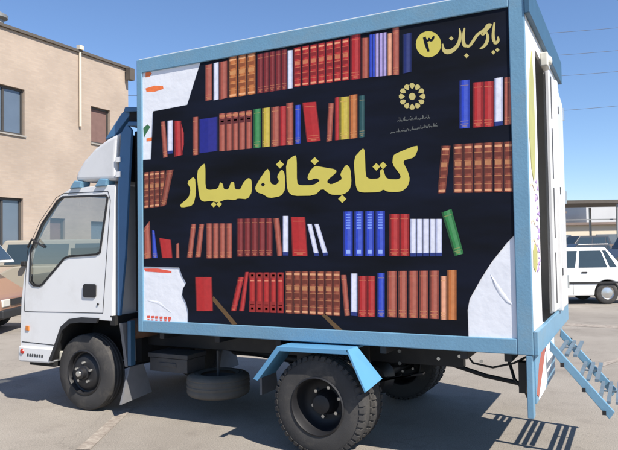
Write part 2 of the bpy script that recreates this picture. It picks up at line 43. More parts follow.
PETALS = [[(-0.7948, 2.7169), (-0.8084, 2.7322), (-0.8145, 2.749), (-0.8057, 2.7613), (-0.7858, 2.7601), (-0.7742, 2.746), (-0.7813, 2.7288)], [(-0.8223, 2.7132), (-0.8413, 2.7206), (-0.855, 2.7332), (-0.8542, 2.7489), (-0.8373, 2.7577), (-0.8205, 2.7504), (-0.8175, 2.7309)], [(-0.8429, 2.6963), (-0.8621, 2.6937), (-0.8798, 2.6985), (-0.8873, 2.7134), (-0.8781, 2.7299), (-0.8607, 2.7315), (-0.8481, 2.715)], [(-0.8508, 2.6705), (-0.8652, 2.6587), (-0.882, 2.6544), (-0.8958, 2.6643), (-0.8969, 2.6841), (-0.8835, 2.6942), (-0.8647, 2.6852)], [(-0.844, 2.643), (-0.8496, 2.6251), (-0.861, 2.6129), (-0.8773, 2.6152), (-0.8884, 2.6328), (-0.8828, 2.6486), (-0.8629, 2.6496)], [(-0.8243, 2.6211), (-0.8197, 2.602), (-0.8227, 2.5853), (-0.8371, 2.5795), (-0.855, 2.59), (-0.8586, 2.6072), (-0.843, 2.6179)], [(-0.7971, 2.6108), (-0.7836, 2.5957), (-0.7775, 2.579), (-0.7862, 2.5667), (-0.8062, 2.5675), (-0.8179, 2.5813), (-0.8107, 2.5987)], [(-0.7698, 2.6147), (-0.7511, 2.6075), (-0.7377, 2.5953), (-0.7385, 2.5798), (-0.755, 2.5708), (-0.7716, 2.5777), (-0.7746, 2.597)], [(-0.7495, 2.6316), (-0.7307, 2.6343), (-0.7135, 2.6297), (-0.7063, 2.6151), (-0.7152, 2.5988), (-0.7322, 2.597), (-0.7444, 2.6132)], [(-0.7417, 2.6572), (-0.7277, 2.6689), (-0.7113, 2.6731), (-0.6981, 2.6633), (-0.6971, 2.6439), (-0.7099, 2.634), (-0.7281, 2.6427)], [(-0.7483, 2.6844), (-0.7429, 2.7022), (-0.7317, 2.7141), (-0.7159, 2.7116), (-0.7052, 2.6943), (-0.7106, 2.6788), (-0.7299, 2.6779)], [(-0.7677, 2.7063), (-0.7724, 2.7253), (-0.7694, 2.742), (-0.7551, 2.7475), (-0.7375, 2.7368), (-0.734, 2.7198), (-0.7493, 2.7093)]]
CENTRE = [(-0.7698, 2.6606), (-0.7736, 2.6483), (-0.7834, 2.6402), (-0.7966, 2.6383), (-0.8096, 2.6434), (-0.819, 2.6539), (-0.8222, 2.6671), (-0.8184, 2.6794), (-0.8085, 2.6875), (-0.7953, 2.6893), (-0.7823, 2.6842), (-0.773, 2.6736)]
SMALL = [([(-0.8759, 2.4894), (-0.8848, 2.4989), (-0.8942, 2.4913), (-0.9032, 2.4976), (-0.9125, 2.4932)], [0.0055, 0.0035, 0.0055, 0.0035, 0.0055]), ([(-0.9026, 2.5169), (-0.8971, 2.5173)], [0.004, 0.004]), ([(-0.8925, 2.519), (-0.8931, 2.4912)], [0.003, 0.005]), ([(-0.8335, 2.4892), (-0.8394, 2.4952), (-0.8456, 2.4905), (-0.8515, 2.4965), (-0.8577, 2.4918), (-0.8634, 2.5116), (-0.8698, 2.4931)], [0.0055, 0.0035, 0.0055, 0.0035, 0.0055, 0.0035, 0.0055]), ([(-0.8583, 2.5164), (-0.8527, 2.5169)], [0.004, 0.004]), ([(-0.8573, 2.5195), (-0.8579, 2.4918)], [0.003, 0.005]), ([(-0.7915, 2.4891), (-0.8001, 2.5091), (-0.8095, 2.491), (-0.8183, 2.5004), (-0.8275, 2.4929)], [0.0055, 0.0035, 0.0055, 0.0035, 0.0055]), ([(-0.8131, 2.5158), (-0.8076, 2.5163)], [0.004, 0.004]), ([(-0.7499, 2.4889), (-0.7541, 2.4978), (-0.7588, 2.4899), (-0.7631, 2.4956), (-0.7677, 2.4908), (-0.7717, 2.5103), (-0.7766, 2.4918), (-0.7809, 2.5007), (-0.7856, 2.4927)], [0.0055, 0.0035, 0.0055, 0.0035, 0.0055, 0.0035, 0.0055, 0.0035, 0.0055]), ([(-0.7676, 2.5183), (-0.7683, 2.4909)], [0.003, 0.005]), ([(-0.7085, 2.4888), (-0.7169, 2.5086), (-0.7262, 2.4906), (-0.7349, 2.5), (-0.7441, 2.4862)], [0.0055, 0.0035, 0.0055, 0.0035, 0.0055]), ([(-0.7213, 2.5144), (-0.7159, 2.5148)], [0.004, 0.004]), ([(-0.72, 2.5174), (-0.7206, 2.49)], [0.003, 0.005]), ([(-0.6675, 2.4886), (-0.6761, 2.4979), (-0.6851, 2.4905), (-0.6937, 2.4998), (-0.7027, 2.4923)], [0.0055, 0.0035, 0.0055, 0.0035, 0.0055]), ([(-0.6917, 2.5153), (-0.6863, 2.5158)], [0.004, 0.004]), ([(-0.6779, 2.517), (-0.6785, 2.4898)], [0.003, 0.005]), ([(-0.9319, 2.4093), (-0.9406, 2.4147), (-0.9495, 2.411), (-0.9581, 2.4164), (-0.9671, 2.4072)], [0.0055, 0.0035, 0.0055, 0.0035, 0.0055]), ([(-0.8913, 2.4113), (-0.8955, 2.419), (-0.9, 2.4122), (-0.904, 2.429), (-0.9087, 2.413), (-0.9129, 2.4207), (-0.9174, 2.4139), (-0.9217, 2.4188), (-0.9261, 2.4147)], [0.0055, 0.0035, 0.0055, 0.0035, 0.0055, 0.0035, 0.0055, 0.0035, 0.0055]), ([(-0.9101, 2.4341), (-0.9045, 2.4345)], [0.004, 0.004]), ([(-0.9054, 2.4364), (-0.9059, 2.4128)], [0.003, 0.005]), ([(-0.851, 2.4134), (-0.8567, 2.4184), (-0.8625, 2.4145), (-0.8681, 2.4223), (-0.874, 2.4156), (-0.8796, 2.4234), (-0.8856, 2.4167)], [0.0055, 0.0035, 0.0055, 0.0035, 0.0055, 0.0035, 0.0055]), ([(-0.8666, 2.4357), (-0.8611, 2.4361)], [0.004, 0.004]), ([(-0.8111, 2.4154), (-0.8195, 2.4207), (-0.8282, 2.4171), (-0.8364, 2.4341), (-0.8454, 2.4133)], [0.0055, 0.0035, 0.0055, 0.0035, 0.0055]), ([(-0.7714, 2.4174), (-0.7798, 2.4227), (-0.7884, 2.419), (-0.7967, 2.4271), (-0.8054, 2.4207)], [0.0055, 0.0035, 0.0055, 0.0035, 0.0055]), ([(-0.7976, 2.4407), (-0.7921, 2.441)], [0.004, 0.004]), ([(-0.7964, 2.4433), (-0.7969, 2.4199)], [0.003, 0.005]), ([(-0.732, 2.4194), (-0.7373, 2.436), (-0.7432, 2.4205), (-0.7485, 2.4371), (-0.7545, 2.4216), (-0.76, 2.4293), (-0.7659, 2.4173)], [0.0055, 0.0035, 0.0055, 0.0035, 0.0055, 0.0035, 0.0055]), ([(-0.739, 2.4407), (-0.7336, 2.441)], [0.004, 0.004]), ([(-0.693, 2.4213), (-0.6982, 2.4379), (-0.7041, 2.4224), (-0.7093, 2.439), (-0.7153, 2.4235), (-0.7207, 2.4286), (-0.7266, 2.4193)], [0.0055, 0.0035, 0.0055, 0.0035, 0.0055, 0.0035, 0.0055]), ([(-0.7103, 2.4436), (-0.705, 2.4439)], [0.004, 0.004]), ([(-0.7115, 2.4464), (-0.7121, 2.4232)], [0.003, 0.005]), ([(-0.6542, 2.4233), (-0.6623, 2.4312), (-0.6708, 2.4249), (-0.6787, 2.4418), (-0.6875, 2.4213)], [0.0055, 0.0035, 0.0055, 0.0035, 0.0055]), ([(-0.6769, 2.446), (-0.6716, 2.4464)], [0.004, 0.004]), ([(-0.6158, 2.4252), (-0.6211, 2.4328), (-0.6267, 2.4263), (-0.6318, 2.4428), (-0.6377, 2.4274), (-0.6431, 2.4324), (-0.6488, 2.4232)], [0.0055, 0.0035, 0.0055, 0.0035, 0.0055, 0.0035, 0.0055]), ([(-0.6235, 2.4464), (-0.6182, 2.4467)], [0.004, 0.004]), ([(-0.6403, 2.4508), (-0.6409, 2.4277)], [0.003, 0.005])]
BANNER = [(-2.6587, 3.2651), (-2.4701, 3.2689), (-2.2675, 3.2592), (-2.0714, 3.2698), (-1.8541, 3.2657), (-1.7168, 3.2609), (-1.5562, 3.2676), (-1.4346, 3.2627), (-1.2651, 3.2756), (-1.1499, 3.2693), (-0.9734, 3.2774), (-0.8797, 3.2726), (-0.6897, 3.2778), (-0.5718, 3.2719), (-0.421, 3.2781), (-0.2956, 3.2712), (-0.1064, 3.2736), (-0.0944, 2.9673), (-0.0942, 2.2136), (-0.0859, 1.6574), (-0.1564, 1.5844), (-0.2593, 1.4559), (-0.3437, 1.325), (-0.4154, 1.1994), (-0.4312, 1.1227), (-0.4291, 0.922), (-0.9308, 0.9214), (-1.7576, 0.9159), (-2.848, 0.9087), (-2.8466, 1.0299), (-2.8673, 1.1073), (-2.9101, 1.1758), (-2.8985, 1.237), (-2.8653, 1.281), (-2.9082, 1.3416), (-2.9403, 1.4158), (-3.3494, 1.4245), (-3.3406, 2.394), (-3.2468, 2.3913), (-3.2194, 2.8256), (-2.8363, 2.8402)]
PATCH_TL = [(-3.3446, 3.2595), (-2.6531, 3.2818), (-2.6381, 3.2095), (-2.8148, 2.8113), (-3.208, 2.8016), (-3.2297, 2.3583), (-3.3526, 2.3674)]
PATCH_BL = [(-3.3609, 1.4472), (-2.929, 1.4377), (-2.833, 1.2641), (-2.8373, 0.9006), (-3.3658, 0.9047)]
PATCH_BR = [(-0.069, 1.6839), (-0.1895, 1.5781), (-0.3563, 1.3663), (-0.4512, 1.1568), (-0.4501, 0.914), (-0.0827, 0.9133)]
CAB = {'prof': [(-5.0764, 0.481), (-5.1067, 0.6552), (-5.1065, 1.0711), (-5.0758, 1.3321), (-4.9997, 1.5921), (-4.8647, 1.8071), (-4.7027, 2.0174), (-4.5585, 2.1481), (-4.4453, 2.1977), (-4.1975, 2.2086), (-3.8289, 2.2115)], 'bottom': [(-3.8381, 0.9021), (-4.0056, 0.9052), (-4.2311, 0.9063), (-4.3812, 0.8858), (-4.4927, 0.8069), (-4.5707, 0.6235), (-4.6422, 0.479)], 'win': [(-4.6059, 2.0845), (-4.5302, 2.1194), (-3.9459, 2.1068), (-3.9226, 2.0815), (-4.0081, 1.5612), (-4.0542, 1.5422), (-4.4201, 1.5255), (-4.4901, 1.506), (-4.7921, 1.2419), (-4.8362, 1.226), (-4.9251, 1.2299), (-4.9775, 1.2706), (-4.9771, 1.5919), (-4.8202, 1.8574)], 'handle': [(-4.2227, 1.2295), (-4.0429, 1.2321), (-4.0435, 1.1257), (-4.2233, 1.1217)], 'door': [(-5.0457, 0.9533), (-4.3947, 0.9694), (-3.9402, 0.9747)], 'fair': [(-4.3614, 2.2731), (-4.3334, 2.3613), (-4.2368, 2.474), (-4.0879, 2.5857), (-3.9292, 2.6598), (-3.7551, 2.7159), (-3.7875, 2.6323), (-3.8077, 2.4894), (-3.8094, 2.2488)]}
LINES = [[(-3.373, -0.773), (-3.27, -0.727), (-3.911, 0.5), (-4.006, 0.459)], [(-0.747, 8.925), (0.682, 8.789), (0.679, 8.415), (-0.708, 8.523)], [(-0.068, 3.956), (0.654, 5.903), (0.652, 5.629), (-0.03, 3.745)]]

# ------------------------------------------------------------------ materials
def lin(c):
    return tuple(((v/255)/12.92 if v/255 <= .04045 else ((v/255+.055)/1.055)**2.4) for v in c)
MATS = {}
def mat(name, col, rough=.5, metal=0, var=.12, vs=6, bump=0, bs=40, spec=.5, dirt=0, dcol=(.2,.17,.13), coat=0):
    m = bpy.data.materials.new(name); m.use_nodes = True; t = m.node_tree; b = t.nodes['Principled BSDF']
    b.inputs['Roughness'].default_value = rough; b.inputs['Metallic'].default_value = metal
    b.inputs['Specular IOR Level'].default_value = spec; b.inputs['Coat Weight'].default_value = coat
    tc = t.nodes.new('ShaderNodeTexCoord')
    n = t.nodes.new('ShaderNodeTexNoise'); n.inputs['Scale'].default_value = vs; n.inputs['Detail'].default_value = 6
    t.links.new(tc.outputs['Object'], n.inputs['Vector'])
    mx = t.nodes.new('ShaderNodeMix'); mx.data_type = 'RGBA'
    mx.inputs[6].default_value = (*[c*(1-var) for c in col], 1); mx.inputs[7].default_value = (*[min(1, c*(1+var)) for c in col], 1)
    t.links.new(n.outputs['Fac'], mx.inputs[0]); out = mx.outputs[2]
    if dirt:
        n2 = t.nodes.new('ShaderNodeTexNoise'); n2.inputs['Scale'].default_value = vs*.6; n2.inputs['Detail'].default_value = 8; n2.inputs['Roughness'].default_value = .7
        t.links.new(tc.outputs['Object'], n2.inputs['Vector'])
        rp = t.nodes.new('ShaderNodeMapRange'); rp.inputs[1].default_value = .5; rp.inputs[2].default_value = .75; rp.inputs[3].default_value = 0; rp.inputs[4].default_value = dirt
        t.links.new(n2.outputs['Fac'], rp.inputs[0])
        m2 = t.nodes.new('ShaderNodeMix'); m2.data_type = 'RGBA'; m2.inputs[7].default_value = (*dcol, 1)
        t.links.new(rp.outputs[0], m2.inputs[0]); t.links.new(out, m2.inputs[6]); out = m2.outputs[2]
    t.links.new(out, b.inputs['Base Color'])
    if bump:
        n3 = t.nodes.new('ShaderNodeTexNoise'); n3.inputs['Scale'].default_value = bs; n3.inputs['Detail'].default_value = 5
        t.links.new(tc.outputs['Object'], n3.inputs['Vector'])
        bp = t.nodes.new('ShaderNodeBump'); bp.inputs['Strength'].default_value = bump; bp.inputs['Distance'].default_value = .02
        t.links.new(n3.outputs['Fac'], bp.inputs['Height']); t.links.new(bp.outputs[0], b.inputs['Normal'])
    MATS[name] = m; return m
mat('white_paint', (.70,.695,.685), .38, var=.04, dirt=.4, dcol=(.45,.42,.38), vs=3, coat=.25)
mat('white_cloth', (.76,.77,.81), .8, var=.04, vs=4, bump=.4, bs=5, dirt=.2, dcol=(.45,.45,.5))
mat('white_panel', (.74,.73,.71), .5, var=.04, dirt=.3, dcol=(.5,.47,.42), vs=5)
mat('blue_paint', (.14,.285,.405), .5, var=.14, vs=5, dirt=.5, dcol=(.21,.28,.31), bump=.08, bs=60, coat=.1)
mat('fender_paint', (.095,.275,.46), .4, var=.06, vs=5, dirt=.2, dcol=(.2,.3,.4), coat=.1)
mat('deep_blue_paint', (.055,.15,.29), .5, var=.15, vs=5)
mat('dark_blue_paint', (.035,.10,.17), .5, var=.2, vs=6)
mat('grey_paint', (.64,.64,.64), .5, var=.05, dirt=.25, dcol=(.3,.3,.3), vs=4)
mat('black_steel', (.012,.012,.014), .55, var=.3, vs=8, dirt=.4, dcol=(.05,.045,.04))
mat('grimy_steel', (.075,.075,.078), .6, .3, var=.3, vs=9, dirt=.5, dcol=(.12,.10,.08), bump=.2)
mat('tyre_rubber', (.05,.048,.047), .85, var=.25, vs=7, dirt=.7, dcol=(.14,.125,.105), bump=.08, bs=120, spec=.3)
mat('spare_rubber', (.12,.112,.10), .9, var=.25, vs=7, dirt=.5, dcol=(.17,.155,.13), bump=.25, bs=50, spec=.3)
mat('worn_steel', (.13,.18,.225), .7, .2, var=.3, vs=12, dirt=.5, dcol=(.10,.085,.07))
mat('black_rubber', (.016,.016,.017), .6, var=.2)
mat('flap_rubber', (.16,.16,.165), .8, var=.25, vs=9, dirt=.5, dcol=(.22,.2,.18))
mat('chrome', (.6,.6,.58), .3, .9, var=.1)
mat('rust', (.16,.09,.06), .8, .1, var=.4, vs=12)
mat('interior_cloth', (.05,.052,.056), .9, var=.2)
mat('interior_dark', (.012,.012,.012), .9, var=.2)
mat('red_lens', (.45,.03,.02), .2, var=.05)
mat('amber_lens', (.6,.2,.04), .2, var=.05)
mat('clear_lens', (.62,.6,.52), .25, var=.1)
mat('reflective_red', (.42,.11,.07), .4, var=.1)
mat('reflective_white', (.75,.74,.72), .4, var=.05)
mat('yellow_print', (.60,.51,.09), .5, var=.05, vs=12)
mat('gold_print', (.55,.46,.16), .5, var=.05, vs=12)
mat('faint_print', (.11,.115,.105), .6, var=.2, vs=60)
mat('olive_print', (.42,.40,.13), .5, var=.2)
mat('purple_print', (.42,.28,.55), .5, var=.2)
mat('pale_orange_print', (.72,.55,.42), .5, var=.1)
mat('roof_coping', (.09,.075,.06), .7, var=.2)
mat('window_frame', (.055,.05,.045), .5, var=.15)
mat('curtain', (.17,.10,.085), .9, var=.25, vs=4)
mat('concrete', (.30,.28,.25), .85, var=.15, vs=2)
mat('galvanised', (.28,.28,.27), .5, .4, var=.15)
mat('cream_wall', (.62,.54,.42), .8, var=.08, vs=.5)
mat('brown_wall', (.20,.15,.125), .85, var=.25, vs=.7)
mat('pale_wall', (.5,.5,.5), .8, var=.1, vs=.4)
mat('cream_paint', (.34,.31,.25), .35, var=.03, coat=.4)
mat('orange_paint', (.26,.135,.08), .28, var=.05, coat=.4)
mat('car_white', (.76,.76,.74), .3, var=.02, coat=.5)
mat('car_dark', (.05,.052,.055), .3, var=.05, coat=.5)
mat('wire_black', (.10,.11,.13), .6, var=.1)
mat('wood_pole', (.2,.16,.12), .8, var=.2)
mat('leaves', (.05,.075,.028), .7, var=.5, vs=2)
mat('bark', (.09,.065,.045), .9, var=.3)
def glass(name, tint=(.9,.95,.95), alpha=.18, rough=.03):
    m = bpy.data.materials.new(name); m.use_nodes = True; t = m.node_tree; t.nodes.clear()
    o = t.nodes.new('ShaderNodeOutputMaterial'); g = t.nodes.new('ShaderNodeBsdfGlossy'); g.inputs['Roughness'].default_value = rough
    tr = t.nodes.new('ShaderNodeBsdfTransparent'); tr.inputs[0].default_value = (*tint, 1)
    fr = t.nodes.new('ShaderNodeLayerWeight'); fr.inputs[0].default_value = .12
    ad = t.nodes.new('ShaderNodeMath'); ad.operation = 'ADD'; ad.inputs[1].default_value = alpha; t.links.new(fr.outputs['Facing'], ad.inputs[0])
    mx = t.nodes.new('ShaderNodeMixShader'); t.links.new(ad.outputs[0], mx.inputs[0]); t.links.new(tr.outputs[0], mx.inputs[1]); t.links.new(g.outputs[0], mx.inputs[2])
    t.links.new(mx.outputs[0], o.inputs[0]); MATS[name] = m
glass('cab_glass', (.84,.87,.87), .15)
mat('car_glass', (.03,.045,.05), .06, var=.1, spec=.9)
mat('window_glass', (.10,.13,.17), .08, var=.2, vs=1.2, spec=.9)
# printed vinyl: colours come with the printed artwork
def printed():
    m = bpy.data.materials.new('printed_vinyl'); m.use_nodes = True; t = m.node_tree; b = t.nodes['Principled BSDF']; b.inputs['Roughness'].default_value = .5
    a = t.nodes.new('ShaderNodeVertexColor'); a.layer_name = 'print'
    tc = t.nodes.new('ShaderNodeTexCoord'); n = t.nodes.new('ShaderNodeTexNoise'); n.inputs['Scale'].default_value = 26; n.inputs['Detail'].default_value = 5
    t.links.new(tc.outputs['Object'], n.inputs['Vector'])
    mr = t.nodes.new('ShaderNodeMapRange'); mr.inputs[3].default_value = .72; mr.inputs[4].default_value = 1.22; t.links.new(n.outputs['Fac'], mr.inputs[0])
    mx = t.nodes.new('ShaderNodeMix'); mx.data_type = 'RGBA'; mx.blend_type = 'MULTIPLY'; mx.inputs[0].default_value = 1
    t.links.new(a.outputs[0], mx.inputs[6]); t.links.new(mr.outputs[0], mx.inputs[7]); t.links.new(mx.outputs[2], b.inputs['Base Color'])
    MATS['printed_vinyl'] = m
printed()
def banner_mat():
    m = bpy.data.materials.new('banner_vinyl'); m.use_nodes = True; t = m.node_tree; b = t.nodes['Principled BSDF']; b.inputs['Roughness'].default_value = .65; b.inputs['Specular IOR Level'].default_value = .15
    tc = t.nodes.new('ShaderNodeTexCoord'); mp = t.nodes.new('ShaderNodeMapping'); mp.inputs['Scale'].default_value = (.35, 1, 1.6); t.links.new(tc.outputs['Object'], mp.inputs[0])
    n = t.nodes.new('ShaderNodeTexNoise'); n.inputs['Scale'].default_value = 3; n.inputs['Detail'].default_value = 5; t.links.new(mp.outputs[0], n.inputs['Vector'])
    r = t.nodes.new('ShaderNodeValToRGB'); r.color_ramp.elements[0].position = .3; r.color_ramp.elements[0].color = (.003,.0035,.005,1)
    r.color_ramp.elements[1].position = .72; r.color_ramp.elements[1].color = (.007,.010,.024,1)
    t.links.new(n.outputs['Fac'], r.inputs[0]); t.links.new(r.outputs[0], b.inputs['Base Color'])
    n3 = t.nodes.new('ShaderNodeTexNoise'); n3.inputs['Scale'].default_value = 3.2; t.links.new(tc.outputs['Object'], n3.inputs['Vector'])
    bp = t.nodes.new('ShaderNodeBump'); bp.inputs['Strength'].default_value = .12; bp.inputs['Distance'].default_value = .03; t.links.new(n3.outputs['Fac'], bp.inputs['Height']); t.links.new(bp.outputs[0], b.inputs['Normal'])
    MATS['banner_vinyl'] = m
banner_mat()
def asphalt():
    m = bpy.data.materials.new('asphalt'); m.use_nodes = True; t = m.node_tree; b = t.nodes['Principled BSDF']; b.inputs['Roughness'].default_value = .9
    tc = t.nodes.new('ShaderNodeTexCoord')
    def noise(s, d=6, r=.6):
        n = t.nodes.new('ShaderNodeTexNoise'); n.inputs['Scale'].default_value = s; n.inputs['Detail'].default_value = d; n.inputs['Roughness'].default_value = r
        t.links.new(tc.outputs['Object'], n.inputs['Vector']); return n
    a = noise(.55); r = t.nodes.new('ShaderNodeValToRGB'); r.color_ramp.elements[0].position = .35; r.color_ramp.elements[0].color = (.235,.208,.175,1)
    r.color_ramp.elements[1].position = .68; r.color_ramp.elements[1].color = (.32,.288,.247,1); t.links.new(a.outputs['Fac'], r.inputs[0])
    g = noise(95, 3, .7); mr = t.nodes.new('ShaderNodeMapRange'); mr.inputs[1].default_value = .3; mr.inputs[2].default_value = .7; mr.inputs[3].default_value = .66; mr.inputs[4].default_value = 1.3
    t.links.new(g.outputs['Fac'], mr.inputs[0])
    mx = t.nodes.new('ShaderNodeMix'); mx.data_type = 'RGBA'; mx.blend_type = 'MULTIPLY'; mx.inputs[0].default_value = 1
    t.links.new(r.outputs[0], mx.inputs[6]); t.links.new(mr.outputs[0], mx.inputs[7])
    o = noise(1.7, 8, .72); mo = t.nodes.new('ShaderNodeMapRange'); mo.inputs[1].default_value = .52; mo.inputs[2].default_value = .70; mo.inputs[4].default_value = .42; t.links.new(o.outputs['Fac'], mo.inputs[0])
    m2 = t.nodes.new('ShaderNodeMix'); m2.data_type = 'RGBA'; m2.inputs[7].default_value = (.12,.10,.085,1); t.links.new(mo.outputs[0], m2.inputs[0]); t.links.new(mx.outputs[2], m2.inputs[6])
    v = t.nodes.new('ShaderNodeTexVoronoi'); v.feature = 'DISTANCE_TO_EDGE'; v.inputs['Scale'].default_value = .32
    wv = noise(1.3, 5); ad = t.nodes.new('ShaderNodeVectorMath'); ad.operation = 'ADD'; sc = t.nodes.new('ShaderNodeVectorMath'); sc.operation = 'SCALE'; sc.inputs['Scale'].default_value = 1.1
    t.links.new(wv.outputs['Color'], sc.inputs[0]); t.links.new(tc.outputs['Object'], ad.inputs[0]); t.links.new(sc.outputs[0], ad.inputs[1]); t.links.new(ad.outputs[0], v.inputs['Vector'])
    mc = t.nodes.new('ShaderNodeMapRange'); mc.inputs[1].default_value = 0; mc.inputs[2].default_value = .004; mc.inputs[3].default_value = .25; mc.inputs[4].default_value = 0; t.links.new(v.outputs[0], mc.inputs[0])
    m3 = t.nodes.new('ShaderNodeMix'); m3.data_type = 'RGBA'; m3.inputs[7].default_value = (.07,.06,.05,1); t.links.new(mc.outputs[0], m3.inputs[0]); t.links.new(m2.outputs[2], m3.inputs[6])
    t.links.new(m3.outputs[2], b.inputs['Base Color'])
    bp = t.nodes.new('ShaderNodeBump'); bp.inputs['Strength'].default_value = .5; bp.inputs['Distance'].default_value = .01; t.links.new(g.outputs['Fac'], bp.inputs['Height']); t.links.new(bp.outputs[0], b.inputs['Normal'])
    MATS['asphalt'] = m
asphalt()
def line_paint():
    m = bpy.data.materials.new('line_paint'); m.use_nodes = True; t = m.node_tree; b = t.nodes['Principled BSDF']; b.inputs['Roughness'].default_value = .8
    tc = t.nodes.new('ShaderNodeTexCoord'); n = t.nodes.new('ShaderNodeTexNoise'); n.inputs['Scale'].default_value = 14; n.inputs['Detail'].default_value = 8; n.inputs['Roughness'].default_value = .75
    t.links.new(tc.outputs['Object'], n.inputs['Vector']); r = t.nodes.new('ShaderNodeValToRGB')
    r.color_ramp.elements[0].position = .42; r.color_ramp.elements[0].color = (.24,.20,.165,1); r.color_ramp.elements[1].position = .62; r.color_ramp.elements[1].color = (.38,.335,.28,1)
    t.links.new(n.outputs['Fac'], r.inputs[0]); t.links.new(r.outputs[0], b.inputs['Base Color']); MATS['line_paint'] = m
line_paint()
def brick():
    m = bpy.data.materials.new('tan_brick'); m.use_nodes = True; t = m.node_tree; b = t.nodes['Principled BSDF']; b.inputs['Roughness'].default_value = .85
    tc = t.nodes.new('ShaderNodeTexCoord'); mp = t.nodes.new('ShaderNodeMapping'); mp.inputs['Rotation'].default_value = (0, math.radians(-90), math.radians(-90))
    sp = t.nodes.new('ShaderNodeSeparateXYZ'); cb = t.nodes.new('ShaderNodeCombineXYZ'); t.links.new(tc.outputs['Object'], sp.inputs[0])
    sm = t.nodes.new('ShaderNodeMath'); sm.operation = 'ADD'; t.links.new(sp.outputs[0], sm.inputs[0]); t.links.new(sp.outputs[1], sm.inputs[1])
    t.links.new(sm.outputs[0], cb.inputs[0]); t.links.new(sp.outputs[2], cb.inputs[1])
    bt = t.nodes.new('ShaderNodeTexBrick'); bt.inputs['Scale'].default_value = 1; bt.inputs['Brick Width'].default_value = .21; bt.inputs['Row Height'].default_value = .065; bt.inputs['Mortar Size'].default_value = .006
    bt.inputs['Color1'].default_value = (.405,.322,.252,1); bt.inputs['Color2'].default_value = (.372,.292,.228,1); bt.inputs['Mortar'].default_value = (.36,.30,.25,1)
    t.links.new(cb.outputs[0], bt.inputs['Vector'])
    n = t.nodes.new('ShaderNodeTexNoise'); n.inputs['Scale'].default_value = .7; n.inputs['Detail'].default_value = 7; t.links.new(tc.outputs['Object'], n.inputs['Vector'])
    mr = t.nodes.new('ShaderNodeMapRange'); mr.inputs[3].default_value = .68; mr.inputs[4].default_value = 1.28; t.links.new(n.outputs['Fac'], mr.inputs[0])
    mx = t.nodes.new('ShaderNodeMix'); mx.data_type = 'RGBA'; mx.blend_type = 'MULTIPLY'; mx.inputs[0].default_value = 1; t.links.new(bt.outputs[0], mx.inputs[6]); t.links.new(mr.outputs[0], mx.inputs[7])
    t.links.new(mx.outputs[2], b.inputs['Base Color']); MATS['tan_brick'] = m
brick()

